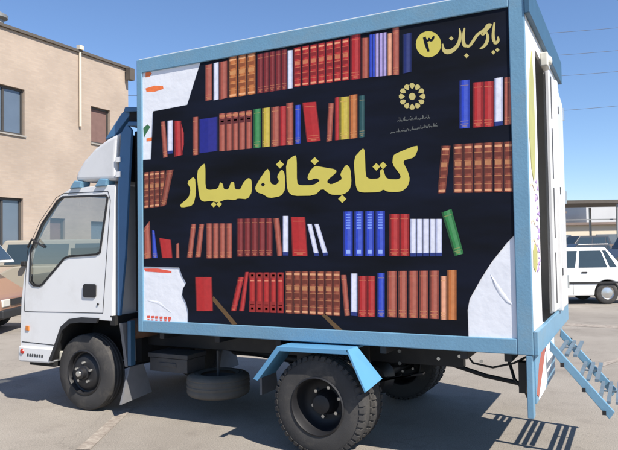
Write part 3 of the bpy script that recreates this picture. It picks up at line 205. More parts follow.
# ------------------------------------------------------------------ mesh helpers
class MB:
    def __init__(s): s.bm = bmesh.new(); s.col = None
    def face(s, pts, c=None):
        f = s.bm.faces.new([s.bm.verts.new(q) for q in pts])
        if c is not None:
            if s.col is None: s.col = s.bm.loops.layers.float_color.new('print')
            for l in f.loops: l[s.col] = (*c, 1)
        return f
    def prism(s, a, b):
        """two matching loops of points closed into a solid"""
        A = [s.bm.verts.new(q) for q in a]; B = [s.bm.verts.new(q) for q in b]; n = len(A)
        s.bm.faces.new(A); s.bm.faces.new(B[::-1])
        for i in range(n): s.bm.faces.new((A[i], B[i], B[(i+1) % n], A[(i+1) % n]))
    def box(s, x0, x1, y0, y1, z0, z1):
        s.prism([(x0,y0,z0),(x1,y0,z0),(x1,y1,z0),(x0,y1,z0)], [(x0,y0,z1),(x1,y0,z1),(x1,y1,z1),(x0,y1,z1)])
    def xz(s, poly, y0, y1): s.prism([(x,y0,z) for x,z in poly], [(x,y1,z) for x,z in poly])
    def yz(s, poly, x0, x1): s.prism([(x0,y,z) for y,z in poly], [(x1,y,z) for y,z in poly])
    def tube(s, pts, r, seg=8):
        pts = [Vector(q) for q in pts]; rings = []
        for i, q in enumerate(pts):
            d = (pts[min(i+1, len(pts)-1)]-pts[max(i-1, 0)]).normalized()
            a = d.cross(Vector((0,0,1))) if abs(d.z) < .9 else d.cross(Vector((1,0,0))); a.normalize(); b = d.cross(a)
            rr = r[i] if isinstance(r, (list, tuple)) else r
            rings.append([s.bm.verts.new(q+a*math.cos(t)*rr+b*math.sin(t)*rr) for t in [2*math.pi*k/seg for k in range(seg)]])
        for i in range(len(rings)-1):
            for k in range(seg): s.bm.faces.new((rings[i][k], rings[i][(k+1)%seg], rings[i+1][(k+1)%seg], rings[i+1][k]))
        s.bm.faces.new(rings[0][::-1]); s.bm.faces.new(rings[-1])
    def lathe(s, prof, c, seg=48, axis='y', closed=False):
        rings = []
        for k in range(seg):
            t = 2*math.pi*k/seg; R = []
            for r, h in prof:
                if axis == 'y': q = (c[0]+r*math.cos(t), c[1]+h, c[2]+r*math.sin(t))
                elif axis == 'x': q = (c[0]+h, c[1]+r*math.cos(t), c[2]+r*math.sin(t))
                else: q = (c[0]+r*math.cos(t), c[1]+r*math.sin(t), c[2]+h)
                R.append(s.bm.verts.new(q))
            rings.append(R)
        n = len(prof)
        for k in range(seg):
            a, b = rings[k], rings[(k+1) % seg]
            for i in range(n if closed else n-1):
                j = (i+1) % n; s.bm.faces.new((a[i], a[j], b[j], b[i]))
    def plate(s, outer, holes, fn):
        """polygon with holes filled; fn maps (u,v) -> 3D point"""
        edges = []
        for L in [outer]+holes:
            V = [s.bm.verts.new((u, v, 0)) for u, v in L]
            edges += [s.bm.edges.new((V[i], V[(i+1) % len(V)])) for i in range(len(V))]
        r = bmesh.ops.triangle_fill(s.bm, use_beauty=True, use_dissolve=False, edges=edges)
        vs = set(v for e in edges for v in e.verts)
        for v in vs: v.co = fn(v.co.x, v.co.y)
    def build_split(s, name, m, parent=None, **kw):
        """every connected piece becomes an object of its own"""
        bmesh.ops.remove_doubles(s.bm, verts=s.bm.verts, dist=.0002); seen = set(); out = []
        s.bm.verts.index_update(); s.bm.faces.index_update(); s.bm.faces.ensure_lookup_table()
        for f0 in s.bm.faces:
            if f0.index in seen: continue
            stack, isl = [f0], []; seen.add(f0.index)
            while stack:
                f = stack.pop(); isl.append(f)
                for v in f.verts:
                    for g_ in v.link_faces:
                        if g_.index not in seen: seen.add(g_.index); stack.append(g_)
            n = MB()
            if s.col is not None: n.col = n.bm.loops.layers.float_color.new('print')
            mp = {}
            for f in isl:
                for v in f.verts:
                    if v.index not in mp: mp[v.index] = n.bm.verts.new(v.co)
                nf = n.bm.faces.new([mp[v.index] for v in f.verts])
                if s.col is not None:
                    for l0, l1 in zip(f.loops, nf.loops): l1[n.col] = l0[s.col]
            out.append(n.build(name, m, parent, **kw))
        s.bm.free(); return out
    def build(s, name, m, parent=None, smooth=False, bevel=0, merge=False, seg=2):
        if merge: bmesh.ops.remove_doubles(s.bm, verts=s.bm.verts, dist=.0015)
        bmesh.ops.recalc_face_normals(s.bm, faces=s.bm.faces)
        me = bpy.data.meshes.new(name)
        root = parent
        off = Vector((0,0,0))
        while root: off += root.location if root.type == 'EMPTY' else Vector((0,0,0)); root = root.parent
        bmesh.ops.translate(s.bm, verts=s.bm.verts, vec=-off)
        s.bm.to_mesh(me); s.bm.free()
        for k in (m if isinstance(m, list) else [m]): me.materials.append(MATS[k])
        o = bpy.data.objects.new(name, me); COL.objects.link(o); o.parent = parent
        if smooth:
            for p in me.polygons: p.use_smooth = True
            try: me.set_sharp_from_angle(angle=math.radians(38))
            except Exception: pass
        if bevel:
            bv = o.modifiers.new('bevel', 'BEVEL'); bv.width = bevel; bv.segments = seg; bv.limit_method = 'ANGLE'; bv.angle_limit = math.radians(35)
        return o
def tag(o, label=None, cat=None, group=None, kind=None):
    if label: o['label'] = label
    if cat: o['category'] = cat
    if group: o['group'] = group
    if kind: o['kind'] = kind
    return o
def empty(name, loc, label, cat, group=None):
    o = bpy.data.objects.new(name, None); COL.objects.link(o); o.location = loc; o.empty_display_size = .3
    return tag(o, label, cat, group)
def kids(o): return [c for c in COL.objects if c.parent == o]
def copy_tree(o, parent=None):
    c = o.copy(); COL.objects.link(c); c.parent = parent
    for ch in kids(o): copy_tree(ch, c)
    return c

# ------------------------------------------------------------------ setting: ground and painted lines
g = MB(); g.face([(-400,-150,0),(400,-150,0),(400,700,0),(-400,700,0)])
tag(g.build('ground', 'asphalt'), kind='structure')
l = MB()
for L in LINES: l.face([(x, y, .004) for x, y in L])
tag(l.build('parking_lines', 'line_paint'), kind='structure')

# ------------------------------------------------------------------ brick building on the left
BX = -16.5
bld = empty('brick_building', (BX-6, 4, 0), 'two storey tan brick building with dark framed windows behind the truck cab', 'building')
wins = [(7.35,9.30,5.24,6.72),(12.08,13.0,5.42,6.74),(7.35,9.24,1.35,3.24),(10.28,10.9,1.25,2.66),(12.06,12.85,1.25,2.6),(3.4,5.2,5.24,6.72),(3.4,5.2,1.35,3.24),(-.6,1.2,5.24,6.72),(-.6,1.2,1.35,3.24)]
w = MB()
w.plate([(-4,0),(13.96,0),(13.96,8.5),(-4,8.5)], [[(a,c),(b,c),(b,d),(a,d)] for a,b,c,d in wins], lambda u,v: (BX, u, v))
for a,b,c,d in wins:
    for (p0,p1) in (((a,c),(b,c)),((b,c),(b,d)),((b,d),(a,d)),((a,d),(a,c))):
        w.face([(BX,p0[0],p0[1]),(BX,p1[0],p1[1]),(BX-.2,p1[0],p1[1]),(BX-.2,p0[0],p0[1])])
for q in ([(BX,13.96,0),(BX-12,13.96,0),(BX-12,13.96,8.5),(BX,13.96,8.5)], [(BX-12,13.96,0),(BX-12,-4,0),(BX-12,-4,8.5),(BX-12,13.96,8.5)], [(BX-12,-4,0),(BX,-4,0),(BX,-4,8.5),(BX-12,-4,8.5)]): w.face(q)
w.build('wall', 'tan_brick', bld)
rf = MB(); rf.box(BX-12.08, BX+.08, -4.08, 14.04, 8.503, 8.60); rf.build('roof', 'roof_coping', bld)
for i,(a,b,c,d) in enumerate(wins):
    f = MB(); t = .07
    f.box(BX-.16,BX-.10,a+.002,b-.002,c+.002,c+t); f.box(BX-.16,BX-.10,a+.002,b-.002,d-t,d-.002); f.box(BX-.16,BX-.10,a+.002,a+t,c+t,d-t); f.box(BX-.16,BX-.10,b-t,b-.002,c+t,d-t)
    if b-a > 1.2: f.box(BX-.16,BX-.10,a+(b-a)*.62,a+(b-a)*.62+.07,c+t,d-t); f.box(BX-.16,BX-.10,a+(b-a)*.3,a+(b-a)*.3+.07,c+t,d-t)
    fo = f.build('window', 'window_frame', bld)
    p = MB(); p.box(BX-.145,BX-.135,a+t,b-t,c+t,d-t); p.build('pane', 'window_glass' if i not in (1,3) else 'curtain', fo)
    s = MB(); s.box(BX-.1,BX+.05,a-.03,b+.03,c-.05,c-.002); s.build('sill', 'concrete', fo)
p = MB(); p.tube([(BX+.06,11.53,8.5),(BX+.06,11.53,5.9)], .045); p.box(BX-.02,BX+.14,11.44,11.62,8.605,8.75); p.build('downpipe', 'cream_wall', bld)
p = MB(); p.box(BX+.082,BX+.3,13.75,14.0,8.05,8.5); p.build('gutter_box', 'roof_coping', bld)
v = MB(); v.lathe([(0.02,.0),(.22,.0),(.20,.3),(.32,.36),(.33,.45),(.1,.58),(0.02,.6)], (BX-.6,8.75,8.602), 20, 'z')
for k in range(6): v.box(BX-.6-.02+.1*math.cos(k),BX-.6+.02+.1*math.cos(k),8.72+.1*math.sin(k),8.76+.1*math.sin(k),8.9,9.0)
tag(v.build('roof_vent', 'galvanised', None, True), 'small grey round vent cowl on the roof of the brick building', 'vent')

# ------------------------------------------------------------------ the truck
TR = empty('box_truck', (-2.5, 1.1, 0), 'white and blue mobile library box truck with a bookshelf banner on its side', 'truck')
BL, ZB, ZT, BW = 3.404, .836, 3.317, 2.16
# --- cargo box body
b = MB()
b.box(-BL+.02, -.02, .0, .03, ZB+.02, ZT-.02)          # near side
b.box(-BL+.02, -.02, BW-.03, BW, ZB+.02, ZT-.02)       # far side
b.box(-BL+.02, -BL+.05, .03, BW-.03, ZB+.02, ZT-.02)   # front
b.box(-BL+.05, -.02, .03, BW-.03, ZT-.06, ZT-.022)     # roof
b.box(-BL+.05, -.02, .03, BW-.03, ZB+.02, ZB+.1)       # floor
body = b.build('cargo_body', 'white_panel', TR)
b = MB(); b.box(-.02,.0,.005,.46,1.0,ZT-.14); b.box(-.02,.0,1.12,BW-.005,1.0,ZT-.14); b.box(-.02,.0,.46,1.12,ZT-.3,ZT-.14)
b.build('rear_wall', 'white_panel', TR)
# printed leaf shapes and writing on the rear wall
def yzpoly(pts, x0=.001, x1=.004):
    m_ = MB(); m_.yz(pts, x0, x1); return m_
o = MB(); o.yz([(.20,2.0),(.30,2.15),(.33,2.45),(.32,2.75),(.27,2.95),(.16,2.8),(.07,2.55),(.05,2.3),(.10,2.1)], .001,.004)
o.yz([(.06,1.42),(.16,1.38),(.26,1.43),(.27,1.53),(.16,1.58),(.07,1.53)], .001,.004); o.build('printed_leaf', 'olive_print', TR)
o = MB()
for zc_ in (1.98,1.73,1.60):
    o.yz([(.03,zc_),(.12,zc_+.02),(.22,zc_-.02),(.22,zc_-.035),(.12,zc_+.003),(.03,zc_-.018)], .001,.004)
o.build_split('printed_stem', 'pale_orange_print', TR)
o = MB(); random.seed(3)
for k in range(15):
    zc_ = 2.02-.045*k; a = .29+.05*math.sin(k*1.7)
    w__ = random.uniform(.5,1.2); h__ = random.uniform(-.02,.02); o.yz([(a,zc_),(a+.07*w__,zc_+.018+h__),(a+.11*w__,zc_-.006+h__),(a+.10*w__,zc_-.02+h__),(a+.06*w__,zc_-.004),(a+.01,zc_-.015)], .001,.004)
o.build_split('letter', 'purple_print', TR)
# --- blue frame
f = MB(); y0, y1 = -.022, .05; cw = .105
f.box(-BL, -BL+.06, y0, y1, ZB, ZT-.001); f.box(-cw, 0, y0, 0-.0005, ZB, ZT-.001)
f.box(-BL+.06, -cw, y0, -.0005, ZB, ZB+.105); f.box(-BL+.06, -cw, y0, -.0005, ZT-.125, ZT)
f.box(-BL+.06, 0, 0, BW, ZB-.001, ZB+.018)
f.box(-BL, -BL+.06, BW-.05, BW+.022, ZB, ZT-.001); f.box(-cw, 0, BW+.0005, BW+.022, ZB, ZT-.001)
f.box(-BL+.06,-cw,BW+.0005,BW+.022,ZB,ZB+.105); f.box(-BL+.06,-cw,BW+.0005,BW+.022,ZT-.125,ZT)
f.box(-BL-.002,-BL+.019,.05,BW-.05,ZB,ZB+.1); f.box(-BL-.002,-BL+.019,.05,BW-.05,ZT-.12,ZT)
fr = f.build('frame', 'blue_paint', TR, bevel=.006)
f = MB(); f.box(.0005,.03,-.022,BW+.022,ZB,.995); f.build('rear_sill', 'blue_paint', TR, bevel=.005)
f = MB(); f.box(.0008,.035,-.03,BW+.0,ZT-.19,ZT+.02); f.box(-.1,.0006,-.03,-.0225,ZT+.001,ZT+.02); f.build('rear_awning', 'dark_blue_paint', TR, bevel=.012)
f = MB(); f.box(-BL+.01,0,0.0,BW,ZT+.001,ZT+.012); f.build('roof', 'white_panel', TR)
# --- banner and torn cloth
def sheet(poly, y, th=.003): m_ = MB(); m_.xz(poly, y-th, y); return m_
bn = sheet(BANNER, -.009, .003).build('banner', 'banner_vinyl', TR)
for P in (PATCH_TL, PATCH_BL, PATCH_BR): sheet(P, -.0025, .004).build('cloth_patch', 'white_cloth', TR)
o = MB()
f_ = PATCH_BR
def fold(pts, h=.012):
    h *= .38; pts = [(a_,b_,w_*1.5) for a_,b_,w_ in pts]
    # a raised crease of cloth
    n = len(pts)
    for i in range(n-1):
        (x0,z0,w0),(x1,z1,w1) = pts[i], pts[i+1]; d = Vector((x1-x0,z1-z0)).normalized(); nx, nz = -d.y, d.x
        a0=(x0+nx*w0,-.0066,z0+nz*w0); b0=(x0-nx*w0,-.0066,z0-nz*w0); a1=(x1+nx*w1,-.0066,z1+nz*w1); b1=(x1-nx*w1,-.0066,z1-nz*w1)
        m0=(x0,-.0066-(h if w0>.004 else .001),z0); m1=(x1,-.0066-(h if w1>.004 else .001),z1)
        o.face([a0,m0,m1,a1]); o.face([m0,b0,b1,m1])
fold([(-.27,1.37,.002),(-.24,1.31,.008),(-.20,1.24,.012),(-.16,1.19,.009),(-.12,1.16,.002)], .012)
fold([(-3.3,1.12,.003),(-3.18,1.10,.010),(-3.04,1.02,.003)], .005)
o.build_split('cloth_fold', 'white_cloth', TR, smooth=True)
C_ = dict(SAL=(168,82,64),RED=(176,34,34),DRD=(122,32,32),BLU=(40,66,190),NVY=(30,32,128),WHT=(228,228,238),GRN=(46,128,66),YEL=(200,176,60),ORG=(190,108,52),LIL=(172,156,214),PCH=(232,160,124),BRN=(136,62,44),TEA=(32,74,76),DBL=(24,36,100),STK=(98,72,40),SMO=(238,120,60),SMG=(60,110,70),SMR=(226,92,70))
def mixc(a,b,t): return tuple(a[i]*(1-t)+b[i]*t for i in range(3))
pb = MB(); yy = -.0122; ci = 0
GOLD = (214,160,104); 
for q, cn, stl in BOOKS:
    base = C_[cn]; ci += 1; y = yy - .00025*(ci % 5)
    tl, tr_, br, bl_ = q
    def P(u, v, y=y):
        x = (tl[0]*(1-u)+tr_[0]*u)*(1-v)+(bl_[0]*(1-u)+br[0]*u)*v; z = (tl[1]*(1-u)+tr_[1]*u)*(1-v)+(bl_[1]*(1-u)+br[1]*u)*v
        return (x, y, z)
    def quad(u0,v0,u1,v1,c,dy=0): pb.face([P(u0,v0,y-dy),P(u1,v0,y-dy),P(u1,v1,y-dy),P(u0,v1,y-dy)], lin(c))
    dk = mixc(base,(0,0,0),.38); lt = mixc(base,(255,235,220),.14)
    if stl == 2 or stl == 6: lt = mixc(base,(240,190,140),.12)
    wide = abs(tr_[0]-tl[0]) > .09
    e = .10 if wide else .2
    bands = [0, 1]
    us = [0, e, .45, .8, 1] if not wide else [0, .06, .5, .94, 1]
    cs = [dk, base, lt, mixc(base,(0,0,0),.15)] if not wide else [dk, base, mixc(base,(255,200,190),.05), dk]
    if cn in ('WHT','STK'): cs = [mixc(base,(90,100,160),.35), base, base, mixc(base,(90,100,160),.3)]
    if cn == 'STK': cs = [base]*4
    for i in range(4): quad(us[i],0,us[i+1],1,cs[i])
    d = .0001
    if stl == 1:
        g1 = mixc(base,GOLD,.5)
        for v in (.10,.84,.90): quad(.12,v,.88,v+.018,g1,d)
        quad(.3,.93,.7,.97,g1,d)
    elif stl == 2:
        g1 = mixc(base,GOLD,.62)
        for v in (.05,.93): quad(.12,v,.88,v+.045,mixc(base,(250,190,140),.75),d)
        for v in (.2,.36,.52,.68): quad(.15,v,.85,v+.09,mixc(base,(60,20,10),.35) if int(v*100)%3 else g1,d)
        for v in (.18,.34,.5,.66,.82): quad(.1,v,.9,v+.012,g1,d)
    elif stl == 3: quad(0,.915,1,1,(36,52,120),d); quad(.0,.905,1,.918,(140,150,200),d)
    elif stl == 4:
        quad(.05,.04,.95,.1,mixc(base,GOLD,.5),d); quad(.08,.14,.92,.30,(96,36,34),d); quad(.25,.19,.75,.23,mixc(base,GOLD,.4),d)
    elif stl == 5:
        for v in (.06,.12,.18,.24,.3,.36): quad(.28,v,.74,v+.03,(120,150,235),d)
        quad(.3,.86,.74,.95,(150,175,235),d)
    elif stl == 6:
        quad(.05,.02,.95,.14,(150,44,38),d); quad(.3,.05,.7,.10,(205,150,130),d); quad(.05,.72,.95,1,(150,38,34),d); quad(.2,.8,.8,.82,(220,150,120),d); quad(.3,.88,.7,.94,(225,180,160),d); quad(.2,.2,.8,.22,(230,140,110),d)
pb.build('printed_books', 'printed_vinyl', bn)
pm = MB()
for i,(P, cn) in enumerate(MARKS): pm.face([(x,-.0068-.0001*i,z) for x,z in P], lin(C_[cn]))
pm.build_split('paint_smudge', 'printed_vinyl', TR)
# faint shelf edge printed across
o = MB()
def soft(L, k=.2):
    out = []
    for i in range(len(L)):
        a, b_ = L[i], L[(i+1)%len(L)]; out += [(a[0]*(1-k)+b_[0]*k, a[1]*(1-k)+b_[1]*k), (a[0]*k+b_[0]*(1-k), a[1]*k+b_[1]*(1-k))]
    return out
for i,L in enumerate([soft(q_) for q_ in MAIN]+DOTS): o.xz(L, -.0141-.0001*(i%3), -.0137)
o.build_split('letter', 'yellow_print', bn)
o = MB()
for L in HOLES: o.xz(L, -.0148, -.0145)
o.build('letter_eye', 'banner_vinyl', bn)
def ribbon(m_, pts, ws, y):
    n = len(pts); Lp, Rp = [], []
    for i in range(n):
        a = Vector(pts[max(i-1,0)]); b_ = Vector(pts[min(i+1,n-1)]); d = (b_-a).normalized(); nr = Vector((-d.y, d.x)); q = Vector(pts[i]); w_ = ws[i]/2
        Lp.append(q+nr*w_); Rp.append(q-nr*w_)
    for i in range(n-1):
        m_.face([(Lp[i].x,y,Lp[i].y),(Lp[i+1].x,y,Lp[i+1].y),(Rp[i+1].x,y,Rp[i+1].y),(Rp[i].x,y,Rp[i].y)])
def smoothed(pts, ws, k=2):
    for _ in range(k):
        P, Q = [pts[0]], [ws[0]]
        for i in range(len(pts)-1):
            a, b_ = pts[i], pts[i+1]
            P += [(a[0]*.75+b_[0]*.25, a[1]*.75+b_[1]*.25), (a[0]*.25+b_[0]*.75, a[1]*.25+b_[1]*.75)]; Q += [ws[i]*.75+ws[i+1]*.25, ws[i]*.25+ws[i+1]*.75]
        pts, ws = P+[pts[-1]], Q+[ws[-1]]
    return pts, ws
o = MB()
for i,(P, ws) in enumerate(TITLE): P, ws = smoothed(P, [w_*1.28 for w_ in ws]); ribbon(o, P, ws, -.0126-.0001*i)
for L in TDOTS: o.face([(x,-.0126,z) for x,z in L])
o.build_split('letter', 'gold_print', bn)
o = MB(); o.face([(x,-.0124,z) for x,z in CIRC]); num_ = o.build('number_disc', 'yellow_print', bn)
o = MB()
for i,(P, ws) in enumerate(NUM): P, ws = smoothed(P, [w_*1.1 for w_ in ws]); ribbon(o, P, ws, -.0127-.0001*i)
o.build('numeral', 'banner_vinyl', bn)
o = MB()
for L in PETALS: o.face([(x,-.0125,z) for x,z in L])
o.face([(x,-.0125,z) for x,z in CENTRE]); o.build('flower_emblem', 'gold_print', bn)
for top in (True, False):
  o = MB()
  zs_ = sorted(q[0][0][1] for q in SMALL); mid_ = (zs_[0]+zs_[-1])/2
  for i,(P, ws) in enumerate([q for q in SMALL if (q[0][0][1] > mid_) == top]): ribbon(o, P, [w_*1.4 for w_ in ws], -.0125-.0001*(i%5))
  o.build('small_lettering', 'faint_print', bn)
# --- rear doorway, leaf, slotted channel, lamp
o = MB(); o.box(-.9,-.86,.2,1.5,ZB+.1,ZT-.1); o.build('interior_shade_sheet', 'interior_dark', TR)  # near-black sheet stands in for the shade inside the doorway
dl = MB(); dl.box(.003,.03,1.04,1.36,1.02,ZT-.30); dl.build('rear_door', 'white_paint', TR, bevel=.004)
dl = MB(); dl.box(.003,.06,1.36,1.46,1.00,ZT-.33); dl.prism([(.003,1.46,1.0),(.045,1.46,1.0),(.045,2.02,1.0),(.003,2.02,1.0)],[(.003,1.46,ZT-.34),(.045,1.46,ZT-.34),(.045,2.02,ZT-.42),(.003,2.02,ZT-.42)]); d2 = dl.build('rear_door', 'white_paint', TR, bevel=.006)
o = MB()
for z_ in (1.08,1.62,2.12,2.62):
    o.box(.0302,.033,1.16,1.22,z_,min(z_+.42, ZT-.34))
for z_ in (1.3,2.0,2.7): o.box(.0605,.066,1.39,1.43,z_,z_+.06)
o.build_split('slot', 'grimy_steel', TR)
o = MB()
for z_ in (1.15,1.95,2.75): o.tube([(.04,2.045,z_),(.04,2.045,z_+.12)], .018)
o.build_split('hinge', 'chrome', TR)
o = MB(); o.box(.002,.06,.74,.90,ZT-.36,ZT-.25); o.lathe([(.001,.025),(.03,.02),(.04,0)], (.06,.82,ZT-.305), 14, 'x'); o.build('rear_lamp', 'clear_lens', TR, bevel=.01)
# --- skirt plate with reflective marking
o = MB(); o.box(-.05,-.01,-.02,.06,.42,ZB-.002); o.box(-.03,.0,.06,1.2,.50,ZB-.003); sk = o.build('rear_skirt', 'blue_paint', TR, bevel=.004)
o = MB()
o.yz([(.16,.51),(.50,.51),(1.15,.70),(1.15,.815),(.62,.80),(.40,.66)], .0005,.003); o.build('reflective_patch', 'reflective_white', sk)
o = MB(); o.yz([(.07,.56),(.15,.53),(.40,.68),(.58,.80),(.36,.80),(.22,.74)], .0005,.003); o.build('red_chevron', 'reflective_red', sk)
# --- step ladder
steps = empty('steps', (.2, .8, 0), None, None); steps.location = (0,0,0); steps.parent = TR
for yy_ in (.56, 1.32):
    st = MB(); st.prism([(.0315,yy_,.785),(.04,yy_,.855),(.455,yy_,.375),(.42,yy_,.32)], [(.0315,yy_+.03,.785),(.04,yy_+.03,.855),(.455,yy_+.03,.375),(.42,yy_+.03,.32)])
    st.build('side_rail', 'blue_paint', steps, bevel=.004)
for (x_,z_) in ((.075,.745),(.215,.575),(.345,.425)):
    t_ = MB()
    for i_ in range(3): xa_ = x_+.058*i_; t_.box(xa_,xa_+.026,.592,1.318,z_-.001*i_,z_+.016)
    t_.box(x_+.0265,x_+.0575,.97,.985,z_+.001,z_+.012); t_.box(x_+.0845,x_+.1155,.97,.985,z_+.001,z_+.012)
    t_.build('tread', 'worn_steel', steps)
    k_ = MB(); k_.box(x_+.0,x_+.05,1.351,1.365,z_-.02,z_+.03); k_.build('bracket', 'black_steel', steps)
    k_ = MB(); k_.box(x_+.03,x_+.055,.548,.559,z_-.075,z_-.045); k_.build('bracket', 'black_steel', steps)
# --- chassis
c = MB()
for y_ in (.62, 1.42): c.box(-5.0,-.62,y_,y_+.07,.60,.74); c.box(-3.4,-.12,y_,y_+.07,.741,ZB-.002)
for x_ in (-4.9,-3.6,-2.9,-2.2,-1.0): c.box(x_,x_+.07,.69,1.42,.60,.71)
for x_ in (-3.2,-2.6,-2.0,-1.1,-.5,-.2): c.box(x_,x_+.05,.03,BW-.03,.775,ZB-.002)
c.build('chassis_rail', 'black_steel', TR, bevel=.004)
c = MB()
for k in range(3): c.lathe([(0.001,-.012),(.014,-.012),(.014,0)], (-.82+.17*k,.619,.66+.03*(k==1)), 8)
for k in range(2): c.lathe([(0.001,-.012),(.014,-.012),(.014,0)], (-1.15,.619,.60+.10*k), 8)
c.build_split('bolt', 'chrome', TR)
c = MB(); c.tube([(-.25,.5,.70),(-.2,.42,.58),(-.12,.4,.50),(-.1,.42,.44)], .012); c.tube([(-.62,.5,.80),(-.5,.42,.68),(-.35,.4,.66),(-.2,.42,.70),(-.1,.4,.76)], .008); c.box(-.16,-.11,.35,.45,.50,.72); c.tube([(-.75,.655,.62),(-.45,.62,.55),(-.14,.55,.52)], .018); c.build('hose_bracket', 'black_steel', TR)
c = MB(); c.tube([(-1.525,.1,.375),(-1.525,1.95,.375)], .055, 14); c.lathe([(.001,-.16),(.12,-.13),(.16,0),(.12,.13),(.001,.16)], (-1.525,1.08,.375), 20)
c.tube([(-4.245,.3,.36),(-4.245,1.85,.36)], .045, 12); c.tube([(-3.6,1.05,.60),(-1.75,1.05,.42)], .045, 12)
c.build('axle', 'black_steel', TR, True)
for y_ in (.60, 1.46):
    c = MB()
    for k in range(4):
        pts = [(-1.56+s_*(.62-.1*k), y_, .44+.055*abs(s_)**2*1.6-.018*k) for s_ in (-1,-.5,0,.5,1)]
        for i in range(4): (x0,_,z0),(x1,_,z1) = pts[i],pts[i+1]; c.prism([(x0,y_-.03,z0),(x1,y_-.03,z1),(x1,y_+.03,z1),(x0,y_+.03,z0)],[(x0,y_-.03,z0+.014),(x1,y_-.03,z1+.014),(x1,y_+.03,z1+.014),(x0,y_+.03,z0+.014)])
    c.build('leaf_spring', 'black_steel', TR)
# air tank, battery box, far-side light block, spare
c = MB(); c.lathe([(.001,0),(.09,.01),(.1,.04),(.1,.46),(.09,.49),(.001,.5)], (-3.78,.28,.80), 20); c.build('air_tank', 'rust', TR, True)
c = MB(); c.box(-3.62,-3.17,.38,.66,.40,.53); c.box(-3.635,-3.155,.365,.67,.535,.575); c.box(-3.5,-3.3,.372,.38,.45,.49); c.build('battery_box', 'grimy_steel', TR, bevel=.012)
c = MB(); c.box(-3.45,-2.2,1.5,2.02,.38,.80); c.build('far_light_block', 'grimy_steel', TR, bevel=.04)  # box added on the far side to block background light under the body
tp = [(.205,.09),(.24,.098),(.245,.1015),(.252,.0985),(.285,.1),(.29,.1025),(.297,.0995),(.335,.094),(.362,.08),(.372,.06),(.366,.052),(.372,.044),(.374,.02),(.367,.014),(.367,.004),(.374,-.002),(.374,-.02),(.366,-.028),(.372,-.04),(.372,-.06),(.362,-.08),(.33,-.095),(.25,-.098),(.205,-.09)]
c = MB(); c.lathe([(r*.80,h*1.05) for r,h in tp], (-2.955,.58,.29), 56, 'z'); sp_ = c.build('spare_wheel', 'spare_rubber', TR, True)
c = MB(); c.lathe([(.166,.07),(.15,.05),(.12,.02),(.001,.02)], (-2.955,.58,.29), 32, 'z'); c.tube([(-2.955,.58,.31),(-2.955,.58,.6)], .015); c.build('rim', 'grimy_steel', sp_, True)
# --- wheels
def wheel(cx, cy, side, kind):
    """side -1: outer face towards -y"""
    s_ = side; root_t = MB()
    prof = [(r, h) for r, h in tp]
    root_t.lathe(prof, (cx, cy, .375), 72)
    if kind == 'rear':
        for k in range(44):
            t = 2*math.pi*k/44
            for sd in (-1, 1):
                t2 = t + (0 if sd < 0 else math.pi/44)
                for (ra, rb, ya, yb) in ((.345,.381,.052,.096),):
                    P = []
                    for (r_, y_, dt) in ((ra+.0,yb+.002,0),(rb-.004,yb-.012,0),(rb,ya,.0),(ra,ya,0)):
                        P.append((r_, y_))
                    A = [(cx+r_*math.cos(t2-.045), cy+sd*y_, .375+r_*math.sin(t2-.045)) for r_,y_ in P]
                    B_ = [(cx+r_*math.cos(t2+.045), cy+sd*y_, .375+r_*math.sin(t2+.045)) for r_,y_ in P]
                    root_t.prism(A, B_)
    wh = root_t.build('wheel', 'tyre_rubber', TR, True)
    r = MB(); o_ = s_
    if kind == 'front':
        pr = [(.216,.092),(.222,.098),(.21,.104),(.203,.09),(.198,.06),(.185,.052),(.172,.062),(.15,.085),(.125,.09),(.105,.092),(.07,.092),(.068,.11),(.055,.115),(.052,.155),(.04,.165),(.001,.167)]
        r.lathe([(a, h*o_) for a,h in pr], (cx, cy, .375), 48)
        r.lathe([(.2,-.08*o_),(.19,.03*o_),(.001,.03*o_)], (cx, cy, .375), 32)
    else:
        pr = [(.216,.092),(.222,.098),(.212,.105),(.205,.092),(.20,.03),(.19,-.04),(.16,-.075),(.13,-.082),(.10,-.082),(.085,-.06),(.078,.0),(.07,.03),(.04,.038),(.001,.04)]
        r.lathe([(a, h*o_) for a,h in pr], (cx, cy, .375), 48)
    rim = r.build('rim', 'black_steel', wh, True)
    n = MB(); 
    for k in range(5 if kind == 'front' else 6):
        t = 2*math.pi*k/(5 if kind == 'front' else 6)+.3; rr = .098 if kind == 'front' else .115; h0 = .09 if kind == 'front' else -.08
        x_, z_ = cx+rr*math.cos(t), .375+rr*math.sin(t)
        n.tube([(x_, cy+o_*h0, z_), (x_, cy+o_*(h0+.028), z_)], .014, 6)
    if kind == 'front': n.lathe([(.03,.166*o_),(.026,.178*o_),(.001,.18*o_)], (cx,cy,.375), 16)
    n.build_split('wheel_nut', 'chrome', wh)
wheel(-4.245, .235, -1, 'front'); wheel(-4.245, 1.93, 1, 'front')
wheel(-1.55, -.04, -1, 'rear'); wheel(-1.55, 2.10, 1, 'rear')
wheel(-1.55, .18, 1, 'rear'); wheel(-1.55, 1.88, -1, 'rear')
